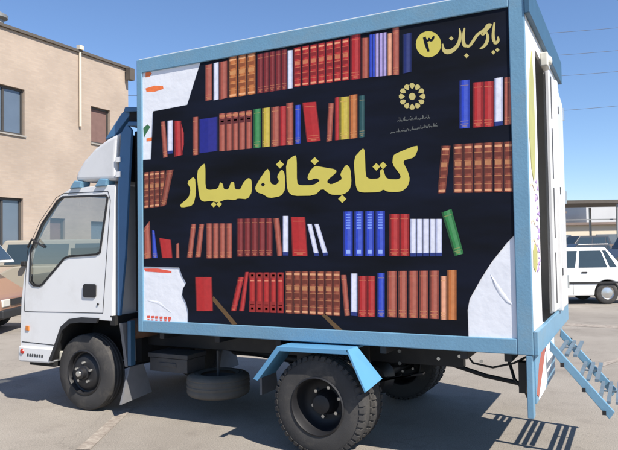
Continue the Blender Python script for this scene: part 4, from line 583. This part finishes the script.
# --- rear fenders
def mir(L, on): return [(x, (BW-y if on else y), z) for x,y,z in L]
for on in (False, True):
    c = MB(); P = [(-2.055,.545),(-1.845,.800),(-1.262,.808)]; Q = [(-1.262,.826),(-1.855,.818),(-2.075,.553)]
    c.prism(mir([(x,-.19,z) for x,z in P+Q],on), mir([(x,.12,z) for x,z in P+Q],on))
    lip = [(-2.0755,.553),(-1.8555,.8182),(-1.262,.8262),(-1.262,.790),(-1.835,.782),(-2.035,.54)]
    c.prism(mir([(x,-.1905,z) for x,z in lip],on), mir([(x,-.20,z) for x,z in lip],on))
    fd = c.build('fender', 'fender_paint', TR, bevel=.003)
    c = MB(); A = [(-1.2615,-.20,.8262),(-1.250,-.045,.8262),(-1.086,.03,.59),(-1.125,-.20,.535)]
    c.prism(mir(A,on), mir([(x-.012,y,z-.006) for x,y,z in A],on)); c.build('flap', 'fender_paint', fd)
    c = MB(); c.prism(mir([(-1.95,.30,.55),(-1.3,.30,.55),(-1.3,.30,.80),(-1.95,.30,.80)],on), mir([(-1.95,.33,.55),(-1.3,.33,.55),(-1.3,.33,.80),(-1.95,.33,.80)],on)); c.build('fender_bracket', 'black_steel', TR)
for (y_a,y_b) in ((.09,.50),(1.65,2.06)):
    c = MB(); c.yz([(y_a+.10,.46),(y_b-.12,.46),(y_b,.16),(y_a-.02,.13)], -3.72,-3.70); c.build('mud_flap', 'flap_rubber', TR)
    c = MB(); c.yz([(y_a+.03,.88),(y_a+.2,.88),(y_a+.22,.5),(y_a+.10,.46)], -3.765,-3.73); c.build('flap_bracket', 'flap_rubber', TR)
c = MB(); c.yz([(.30,.46),(.55,.46),(.58,.30),(.30,.30)], -2.32,-2.30); c.build('mud_flap', 'flap_rubber', TR)
c = MB(); c.box(-3.70,-3.66,.16,.22,.48,.9); c.build('cab_support', 'dark_blue_paint', TR)
# --- cab
def ys(z, far=False):
    t = .085 + .055*max(0, z-.48)*.6
    return (1.98+.085-t-.0) if far else t
prof = CAB['prof']; bot = CAB['bottom']
outer = prof + bot
cb = MB()
cb.plate(outer, [CAB['win']], lambda u,v: (u, ys(v), v))
cb.plate(outer, [CAB['win']], lambda u,v: (u, ys(v, True), v))
P = outer
for i in range(len(P)):
    a, b_ = P[i], P[(i+1) % len(P)]
    if a in bot and b_ in bot and a != bot[0]: continue
    if i in (3,4,5,6): # windscreen opening: leave side frames only
        for far in (False, True):
            ya0, yb0 = ys(a[1],far), ys(b_[1],far); k = -.07 if far else .07
            cb.face([(a[0],ya0,a[1]),(b_[0],yb0,b_[1]),(b_[0],yb0+k,b_[1]),(a[0],ya0+k,a[1])])
        continue
    cb.face([(a[0],ys(a[1]),a[1]),(b_[0],ys(b_[1]),b_[1]),(b_[0],ys(b_[1],True),b_[1]),(a[0],ys(a[1],True),a[1])])
cab = cb.build('cab', 'white_paint', TR, bevel=.028, merge=True, seg=3)
ws_ = MB()
for i in (3,4,5,6):
    a, b_ = P[i], P[i+1]; ws_.face([(a[0]+.004,ys(a[1])+.07,a[1]),(b_[0]+.004,ys(b_[1])+.07,b_[1]),(b_[0]+.004,ys(b_[1],True)-.07,b_[1]),(a[0]+.004,ys(a[1],True)-.07,a[1])])
ws_.build('windshield', 'cab_glass', TR)
# wheel arch lip and liner
c = MB()
for far in (False, True):
    for i in range(1, len(bot)-1):
        a, b_ = bot[i], bot[i+1]
        ctr = (-4.19,.42)
        def outw(p, k): d = Vector((p[0]-ctr[0], p[1]-ctr[1])).normalized(); return (p[0]+d.x*k, p[1]+d.y*k)
        ya, yb = ys(a[1],far), ys(b_[1],far); s_ = 1 if far else -1
        a1, b1 = outw(a,.018), outw(b_,.018); a2, b2 = outw(a,-.03), outw(b_,-.03)
        c.prism([(a1[0],ya+s_*.0,a1[1]),(b1[0],yb+s_*.0,b1[1]),(b2[0],yb,b2[1]),(a2[0],ya,a2[1])], [(a1[0],ya+s_*.02,a1[1]),(b1[0],yb+s_*.02,b1[1]),(b2[0],yb+s_*.03,b2[1]),(a2[0],ya+s_*.03,a2[1])])
        c.face([(a[0],ya,a[1]),(b_[0],yb,b_[1]),(b_[0],yb-s_*.42,b_[1]),(a[0],ya-s_*.42,a[1])])
c.build_split('wheel_arch', 'black_rubber', TR)
c = MB(); c.box(-4.95,-3.85,.52,1.55,.45,.90); c.box(-3.86,-3.80,.1,1.96,.86,.95); c.box(-5.02,-4.66,.14,1.92,.40,.475); c.build('cab_floor', 'interior_dark', TR)
# lower front bumper corner
c = MB(); c.xz([(-5.115,.60),(-5.125,.46),(-5.10,.435),(-4.66,.445),(-4.60,.60)], ys(.5)-.014, ys(.5,True)+.014); bmp = c.build('bumper', 'white_paint', TR, bevel=.02)
c = MB(); c.lathe([(.001,-.012),(.022,-.010),(.028,0)], (-5.05,ys(.5)-.0145,.545), 16); c.build('side_marker', 'red_lens', bmp)
c = MB()
for k in range(7): x_ = -4.98+.035*k; c.xz([(x_,.50),(x_+.024,.50),(x_+.026,.525),(x_+.01,.53),(x_+.002,.52)], ys(.5)-.0165, ys(.5)-.0145)
c.build_split('letter', 'grimy_steel', bmp)
c = MB(); c.box(-4.62,-4.53,.16,.24,.46,.56); c.build('side_step', 'clear_lens', TR, bevel=.012)
for y_ in (.2, 1.63):
    c = MB(); c.box(-5.135,-5.10,y_,y_+.22,.62,.80); c.build('headlight', 'clear_lens', TR, bevel=.01)
c = MB(); c.box(-5.02,-4.97,ys(.78)-.012,ys(.78)-.001,.76,.81); c.build('turn_lamp', 'amber_lens', TR, bevel=.004)
c = MB(); c.box(-5.125,-5.10,.5,1.56,.66,.95); c.build('grille', 'black_rubber', TR)
# door seam, gaskets, handle
def off(pts, k):
    n = len(pts); cx_ = sum(q[0] for q in pts)/n; cz_ = sum(q[1] for q in pts)/n; out = []
    area = sum(pts[i][0]*pts[(i+1)%n][1]-pts[(i+1)%n][0]*pts[i][1] for i in range(n)); sg = 1 if area > 0 else -1
    for i in range(n):
        a, b_, c_ = Vector(pts[i-1]), Vector(pts[i]), Vector(pts[(i+1)%n])
        d1, d2 = (b_-a).normalized(), (c_-b_).normalized(); n1, n2 = Vector((d1.y,-d1.x))*sg, Vector((d2.y,-d2.x))*sg; m_ = (n1+n2).normalized()
        out.append(tuple(b_+m_*k/max(.5, m_.dot(n1))))
    return out
for far in (False, True):
    s_ = 1 if far else -1
    door = MB(); w1, w0 = off(CAB['win'],.013), off(CAB['win'],-.006)
    n = len(w0)
    for i in range(n):
        j = (i+1)%n; y_ = lambda p_: ys(p_[1],far)
        door.prism([(w0[i][0],y_(w0[i])+s_*.002,w0[i][1]),(w0[j][0],y_(w0[j])+s_*.002,w0[j][1]),(w1[j][0],y_(w1[j])+s_*.002,w1[j][1]),(w1[i][0],y_(w1[i])+s_*.002,w1[i][1])],
                   [(w0[i][0],y_(w0[i])+s_*.012,w0[i][1]),(w0[j][0],y_(w0[j])+s_*.012,w0[j][1]),(w1[j][0],y_(w1[j])+s_*.008,w1[j][1]),(w1[i][0],y_(w1[i])+s_*.008,w1[i][1])])
    g_ = door.build('window_gasket', 'black_rubber', TR)
    gl = MB(); gl.face([(u, ys(v,far)-s_*.006, v) for u,v in CAB['win']]); gl.build('window', 'cab_glass', g_)
    sm = MB()
    def seam(pts, wd=.006):
        for i in range(len(pts)-1):
            a, b_ = Vector(pts[i]), Vector(pts[i+1]); d = (b_-a).normalized(); nn = Vector((-d.y,d.x))*wd/2
            L = [a+nn,b_+nn,b_-nn,a-nn]; sm.prism([(q.x,ys(q.y,far)+s_*.0008,q.y) for q in L],[(q.x,ys(q.y,far)+s_*.0022,q.y) for q in L])
    wtop = off(CAB['win'], .055)
    seam([(-5.045,.953),(-4.86,.955),(-4.395,.965),(-3.955,.972),(-3.935,1.3),(-3.885,2.06),(-3.92,2.15),(-4.52,2.16),(-4.63,2.12),(-4.86,1.88),(-5.03,1.59),(-5.05,1.3),(-5.055,.953)])
    sm.build('door_seam', 'black_rubber', TR)
    sm = MB(); seam([(-5.08,.64),(-4.58,.63)], .008); sm.build('panel_seam', 'black_rubber', TR)
    hd = MB(); hx = CAB['handle']; h_ = [(-4.215,1.235),(-4.20,1.25),(-4.06,1.25),(-4.045,1.235),(-4.045,1.135),(-4.06,1.12),(-4.20,1.12),(-4.215,1.135)]
    hd.prism([(u,ys(v,far)+s_*.001,v) for u,v in h_],[(u,ys(v,far)+s_*.014,v) for u,v in h_]); hd.lathe([(.001,s_*.01),(.012,s_*.01),(.012,0)], (-4.02,ys(1.05,far),1.055), 10)
    hd.build('door_handle', 'black_rubber', TR, bevel=.005)
    mr = MB(); mb = ys(1.9,far)
    mr.tube([(-4.78,ys(1.55,far)-s_*.0,1.62) ,(-4.92,mb+s_*(.05 if not far else .1),1.7),(-4.98,mb+s_*(.05 if not far else .1),1.62)], .012)
    if far: mr.box(-5.02,-4.96,mb+.04,mb+.2,1.35,1.72)
    mr.build('mirror_arm', 'black_rubber', TR)
# interior
for y_ in (.32, 1.15):
    c = MB(); c.box(-4.5,-4.05,y_,y_+.55,1.0,1.2); c.prism([(-4.12,y_,1.2),(-4.0,y_,1.2),(-3.93,y_,1.72),(-4.02,y_,1.72)],[(-4.12,y_+.55,1.2),(-4.0,y_+.55,1.2),(-3.93,y_+.55,1.72),(-4.02,y_+.55,1.72)])
    c.build('seat', 'interior_cloth', TR, bevel=.03)
c = MB(); c.prism([(-5.04,.16,1.0),(-5.04,.16,1.33),(-4.78,.16,1.36),(-4.66,.16,1.2),(-4.7,.16,1.0)],[(-5.04,1.88,1.0),(-5.04,1.88,1.33),(-4.78,1.88,1.36),(-4.66,1.88,1.2),(-4.7,1.88,1.0)]); c.build('dashboard', 'interior_cloth', TR, bevel=.02)
c = MB(); ring = []
for k in range(25):
    t = 2*math.pi*k/24; ring.append((-4.55+.2*math.sin(t)*.5, .58+.2*math.cos(t), 1.45+.2*math.sin(t)*.8))
c.tube(ring, .012, 8); c.tube([(-4.75,.58,1.3),(-4.55,.58,1.45)], .03); c.box(-4.56,-4.54,.40,.76,1.44,1.46); c.build('steering_wheel', 'interior_dark', TR, True)
c = MB(); c.box(-3.86,-3.845,.14,.42,1.0,2.15); c.box(-3.86,-3.845,1.62,1.9,1.0,2.15); c.box(-3.86,-3.845,.42,1.62,1.0,1.45); c.build('cab_back_wall', 'interior_cloth', TR)
c = MB(); c.box(-4.44,-4.0,.15,.19,1.40,1.605); c.box(-4.44,-4.0,1.87,1.91,1.40,1.605); c.build_split('door_card', 'interior_dark', TR)
# --- roof fairing
fp = CAB['fair']
c = MB(); c.xz(fp, .13, 1.93); c.build('roof_fairing', 'grey_paint', TR, bevel=.06, seg=4)
c = MB(); c.xz([(-3.79,2.25),(-3.79,2.62),(-3.757,2.70),(-3.72,2.70),(-3.755,2.62),(-3.765,2.25)], .24, 1.82); c.build('fairing_rear', 'black_rubber', TR)
for y_ in (.19, 1.88):
    for xa in (-4.44, -4.10):
        c = MB(); c.xz([(xa+.02,2.20),(xa+.17,2.20),(xa+.19,2.265),(xa+.09,2.28)], y_-.075, y_+.05); c.build('fairing_foot', 'blue_paint', TR, bevel=.01)
c = MB()
c.xz([(-3.98,2.665),(-3.76,2.90),(-3.68,2.94),(-3.60,2.93),(-3.68,2.85),(-3.86,2.685)], .16, .24)
c.xz([(-3.70,2.90),(-3.46,2.88),(-3.46,2.92),(-3.68,2.945)], .12, 1.9); c.xz([(-3.66,2.76),(-3.46,2.74),(-3.46,2.78),(-3.64,2.80)], .12, 1.9)
c.build('air_duct', 'deep_blue_paint', TR, bevel=.006)
c = MB(); c.xz([(-3.66,2.80),(-3.47,2.78),(-3.47,2.88),(-3.66,2.90)], .16, 1.86); c.box(-3.72,-3.5,.3,1.8,.98,2.74); c.build('gap_shade_fill', 'interior_dark', TR)  # near-black fill painting the shade of the duct mouth and cab gap
c = MB(); c.xz([(-3.80,.95),(-3.77,.95),(-3.70,1.5),(-3.61,2.72),(-3.67,2.78),(-3.74,2.70),(-3.79,2.1)], .13, .16); c.build('side_extender', 'deep_blue_paint', TR, bevel=.004)
c = MB()
for z_ in (2.28,2.42): c.box(-3.80,-3.74,.118,.14,z_,z_+.05)
c.build_split('clamp', 'white_paint', TR)

# ------------------------------------------------------------------ cars
def make_car(name, label, cat, paint, loc, rot, L=3.95, H=1.455, Wd=1.6, wb=2.35, wr=.285, wagon=False, forward=False, belt=.90, pillar=None, group=None):
    root = empty(name, (0,0,0), label, cat, group)
    fx = -wb/2-.72; rx = fx+L; hw = Wd/2; ar = wr+.045
    def arch(cx_):  return [(cx_+ar*math.cos(t), wr+ar*math.sin(t)) for t in [math.pi*k/12 for k in range(13)]]
    bottom = [(rx-.02,.30)]+[(wb/2+ar+.0,.24)]+arch(wb/2)+[(wb/2-ar,.22),(-wb/2+ar,.22)]+arch(-wb/2)+[(-wb/2-ar,.24),(fx+.03,.28)]
    hood = [(fx,.42),(fx+.02,.66),(fx+.12,.74),(-wb/2+.35,belt-.01),(-wb/2+.5,belt)]
    tail = [(rx-.45,belt),(rx-.06,belt-.03),(rx,belt-.12),(rx+.01,.45)] if not wagon else [(rx-.1,belt),(rx,belt-.1),(rx+.01,.45)]
    poly = bottom[:1]+bottom[1:]+hood+tail
    b = MB(); b.xz(poly, -hw, hw); b.build('body', paint, root, bevel=.045, seg=3)
    # greenhouse
    x0, x1 = -wb/2+.45, (rx-.42 if not wagon else rx-.06); t0, t1 = x0+.68, (x1-.42 if not wagon else x1-.22); tw = hw-.17; z0, z1 = belt-.01, H
    if forward: x0 = fx+.35; t0 = x0+.45
    g_ = MB(); g_.prism([(x0,-hw+.03,z0),(x1,-hw+.03,z0),(x1,hw-.03,z0),(x0,hw-.03,z0)],[(t0,-tw,z1),(t1,-tw,z1),(t1,tw,z1),(t0,tw,z1)])
    g_.build('greenhouse', pillar or paint, root, bevel=.04, seg=3)
    def S_(u, v, sd, k=.008):
        xa, xb = x0+(t0-x0)*v, x1+(t1-x1)*v; y_ = (hw-.03)*(1-v)+tw*v+k; return (xa+(xb-xa)*u, sd*y_, z0+(z1-z0)*v)
    for sd in (-1, 1):
        for (ua, ub, uta, utb) in ((.10,.46,.04,.44),(.50,.82,.48,.86),(.85,.93,.89,.95)):
            q = MB(); A = [S_(ua,.08,sd),S_(ub,.08,sd),S_(utb,.84,sd),S_(uta,.84,sd)]; q.prism(A, [(a[0],a[1]-sd*.02,a[2]) for a in A]); q.build('side_window', 'car_glass', root)
        q = MB(); q.box(fx+.35, rx-.1, sd*(hw+.012)-.01, sd*(hw+.012)+.01, .53, .575); q.build('rubbing_strip', 'black_rubber', root)
        q = MB(); q.box(.52,.66, sd*(hw+.01)-.012, sd*(hw+.01)+.012, .80, .83); q.box(-.38,-.24, sd*(hw+.01)-.012, sd*(hw+.01)+.012, .80, .83); q.build('door_handle', 'black_rubber', root)
        q = MB(); q.box(-.52,-.515,sd*(hw+.002)-.002,sd*(hw+.002)+.002,.26,belt-.05); q.box(.30,.305,sd*(hw+.002)-.002,sd*(hw+.002)+.002,.26,belt-.05); q.build('door_seam', 'black_rubber', root)
        q = MB(); q.box(-wb/2+.62,-wb/2+.74, min(sd*hw,sd*(hw+.18)), max(sd*hw,sd*(hw+.18)), belt, belt+.12); q.build('door_mirror', 'black_rubber', root, bevel=.02)
        q = MB(); q.box(fx-.012,fx+.05, min(sd*(hw-.1),sd*(hw-.45)), max(sd*(hw-.1),sd*(hw-.45)), .52,.66); q.build('headlight', 'clear_lens', root, bevel=.015)
        q = MB(); q.box(rx-.03,rx+.02, min(sd*(hw-.05),sd*(hw-.38)), max(sd*(hw-.05),sd*(hw-.38)), .58,.76); q.build('tail_light', 'red_lens', root, bevel=.015)
    for e0, e1, nm in (((x0,z0),(t0,z1),'windscreen'),((x1,z0),(t1,z1),'rear_window')):
        q = MB(); s_ = -1 if nm == 'windscreen' else 1
        A = []
        for v, sg in ((.1,-1),(.1,1),(.85,1),(.85,-1)):
            y_ = ((hw-.03)*(1-v)+tw*v-.09)*sg; A.append((e0[0]+(e1[0]-e0[0])*v+s_*.012, y_, e0[1]+(e1[1]-e0[1])*v+.004))
        q.prism(A, [(a[0]-s_*.02,a[1],a[2]-.004) for a in A]); q.build(nm, 'car_glass', root)
    q = MB(); q.box(fx-.06,fx+.1,-hw+.01,hw-.01,.30,.47); q.build('front_bumper', 'black_rubber' if paint != 'car_white' else paint, root, bevel=.03)
    q = MB(); q.box(rx-.08,rx+.07,-hw+.01,hw-.01,.30,.47); q.build('rear_bumper', 'black_rubber' if paint != 'car_white' else paint, root, bevel=.03)
    q = MB(); q.box(fx-.014,fx+.02,-hw+.5,hw-.5,.53,.65); q.build('grille', 'black_rubber', root)
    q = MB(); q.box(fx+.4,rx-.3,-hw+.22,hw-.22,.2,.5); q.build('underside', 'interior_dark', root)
    for cx_ in (-wb/2, wb/2):
        for sd in (-1, 1):
            q = MB(); k_ = wr/.375; q.lathe([(r*k_ if r > .21 else .155, h*.85) for r,h in tp], (cx_, sd*(hw-.1), wr), 32); wh_ = q.build('wheel', 'tyre_rubber', root, True)
            q = MB(); q.lathe([(.17,sd*.075),(.165,sd*.085),(.14,sd*.06),(.07,sd*.075),(.001,sd*.08)], (cx_, sd*(hw-.1), wr), 24); q.build('hub_cap', 'chrome', wh_, True)
    root.location = loc; root.rotation_euler = (0,0,rot)
    return root
def at(px, D, z=0):  # world point D metres in front of the camera and px metres to its right
    q = Vector((CX,CY,0))+Vector((-math.sin(YAW),math.cos(YAW),0))*D+r0*px; return (q.x,q.y,z)
cr, sr = math.cos(YAW), math.sin(YAW)
def place(wheel_world, local):   # put a car so that one local point lands on a world point
    return (wheel_world[0]-(local[0]*cr-local[1]*sr), wheel_world[1]-(local[0]*sr+local[1]*cr), 0)
make_car('parked_car', 'white small sedan parked on the right behind the rear of the truck', 'car', 'car_white', place((-.02,13.4), (1.175,-.72)), YAW)
make_car('parked_car', 'orange tan car cut off by the left edge beside the truck cab', 'car', 'orange_paint', at(-7.75,12.6), YAW+math.radians(184), L=4.1, H=1.95, Wd=1.7, belt=1.36, wr=.31, pillar='car_white', forward=True)
make_car('parked_van', 'cream van with a high roof parked beyond the truck cab, seen through the cab windows', 'van', 'cream_paint', at(-6.5,17), YAW, L=4.9, H=1.86, Wd=1.75, wb=2.8, wr=.31, belt=1.2, forward=True, wagon=True)

# ------------------------------------------------------------------ far right background
def rbox(m_, a, D, wd, dp, z0, z1):
    P = [at(a,D),at(a+wd,D),at(a+wd,D+dp),at(a,D+dp)]
    m_.prism([(x,y,z0) for x,y,_ in P], [(x,y,z1) for x,y,_ in P])
c = MB(); rbox(c, 12, 60, 60, 10, 0, 3.2); q = empty('low_building', at(20,60), 'long low cream building with a flat roof far behind the white sedan', 'building'); q_ = q
lb = c.build('wall', 'cream_wall', q)
c = MB(); rbox(c, 11.6, 59.6, 60.8, 10.8, 3.205, 3.45); c.build('roof', 'brown_wall', q)
for k in range(9):
    c = MB(); rbox(c, 14+4.4*k, 59.93, 2.0, .06, 1.0, 2.3); c.build('window', 'window_glass', q)
c = MB(); rbox(c, 6, 38, 45, .25, 0, 1.45); w_ = c.build('boundary_wall', 'brown_wall'); tag(w_, 'low brown boundary wall running behind the white sedan', 'wall')
can = empty('steel_canopy', at(20,46), 'long grey flat steel canopy on thin posts above the boundary wall', 'canopy')
c = MB(); rbox(c, 16.5, 46, 34, 5, 4.40, 4.64); c.build('roof', 'roof_coping', can)
for k in range(7):
    for d_ in (46.2, 50.7):
        c = MB(); rbox(c, 17.5+5*k, d_, .14, .14, 0, 4.355); c.build('post', 'galvanised', can)
c = MB(); rbox(c, 17.2, 46.6, 33, .06, 3.2, 3.28); c.build('cross_bar', 'galvanised', can)
for k,(xo,Dd,hh) in enumerate(((19.5,95,7.0),(31,100,6.2),(43,98,7.5))):
    c = MB(); rbox(c, xo, Dd, 9.5, 8, 0, hh); b_ = tag(empty('distant_block', at(xo,Dd), ('pale distant block just right of the truck door, behind the canopy','lower pale distant block off the right of the canopy','tallest pale distant block farthest to the right')[k], 'building'), group='distant pale blocks')
    c.build('wall', 'pale_wall', b_); c = MB(); rbox(c, xo-.2, Dd-.2, 9.9, 8.4, hh+.003, hh+.3); c.build('roof', 'brown_wall', b_)
make_car('parked_car', 'dark grey car parked against the boundary wall behind the white sedan', 'car', 'car_dark', at(14.2,34), YAW, L=4.3, H=1.5, group='dark cars by the boundary wall')
make_car('parked_van', 'black van parked at the right edge of the photo beyond the white sedan', 'van', 'car_dark', at(13.9,26.5), YAW+.1, L=4.6, H=2.45, belt=1.3, wagon=True, wb=2.7)
make_car('parked_van', 'dark van under the canopy just right of the rear door of the truck', 'van', 'car_dark', at(17.4,41.5), YAW+.2, L=4.2, H=2.0, belt=1.3, wagon=True, group='vehicles under the canopy')
make_car('parked_car', 'dull brown car under the canopy left of the black van', 'car', 'brown_wall', at(21.6,42.5), YAW-.1, L=4.2, H=1.85, belt=1.1, wagon=True, group='vehicles under the canopy')
# poles and wires behind the truck
WD = 32
def pole(pxm, D, h, label):
    o_ = empty('utility_pole', at(pxm,D), label, 'pole', 'poles carrying the wires')
    x,y,_ = at(pxm,D); c = MB(); c.tube([(x,y,0),(x,y,h)], [.14,.09], 10); c.build('shaft', 'wood_pole', o_)
    c = MB(); a = at(pxm,D-.9); b2 = at(pxm,D+.9); c.tube([(a[0],a[1],h-.5),(b2[0],b2[1],h-.5)], .05, 6); c.build('cross_arm', 'wood_pole', o_)
pole(9.2, WD, 12.3, 'wooden utility pole behind the truck box'); pole(33, WD, 13.6, 'wooden utility pole beyond the right edge of the photo')
WIRES = ((28,21),(51,45),(72,67),(107.6,100))
for i,(ya,yb) in enumerate(WIRES):
    za = CZ+(244-ya-(554-559)*.0)/F*WD; 
    A = Vector(at(9.2,WD, CZ+(243-(ya+6.0))/F*WD)); B_ = Vector(at(33,WD, CZ+(243-(yb-38))/F*WD)); c = MB(); pts = []
    for k in range(17):
        t = k/16; q = A.lerp(B_, t); q.z -= .9*4*t*(1-t)*.5; pts.append(q)
    c.tube(pts, .011, 5)
    tag(c.build('overhead_wire', 'wire_black'), ('topmost thin dark wire crossing the sky right of the truck','second highest thin wire in the sky right of the truck','third wire down in the sky right of the truck','lowest thin wire in the sky right of the truck')[i], 'wire', 'overhead wires')
A = Vector(at(-14.5,WD, 9.6)); B_ = Vector(at(9.2,WD,9.9)); c = MB(); c.tube([A.lerp(B_,k/10)-Vector((0,0,.35*4*(k/10)*(1-k/10))) for k in range(11)], .014, 5)
tag(c.build('overhead_wire', 'wire_black'), 'thin wire in the gap of sky between the brick building and the truck box', 'wire', 'overhead wires')
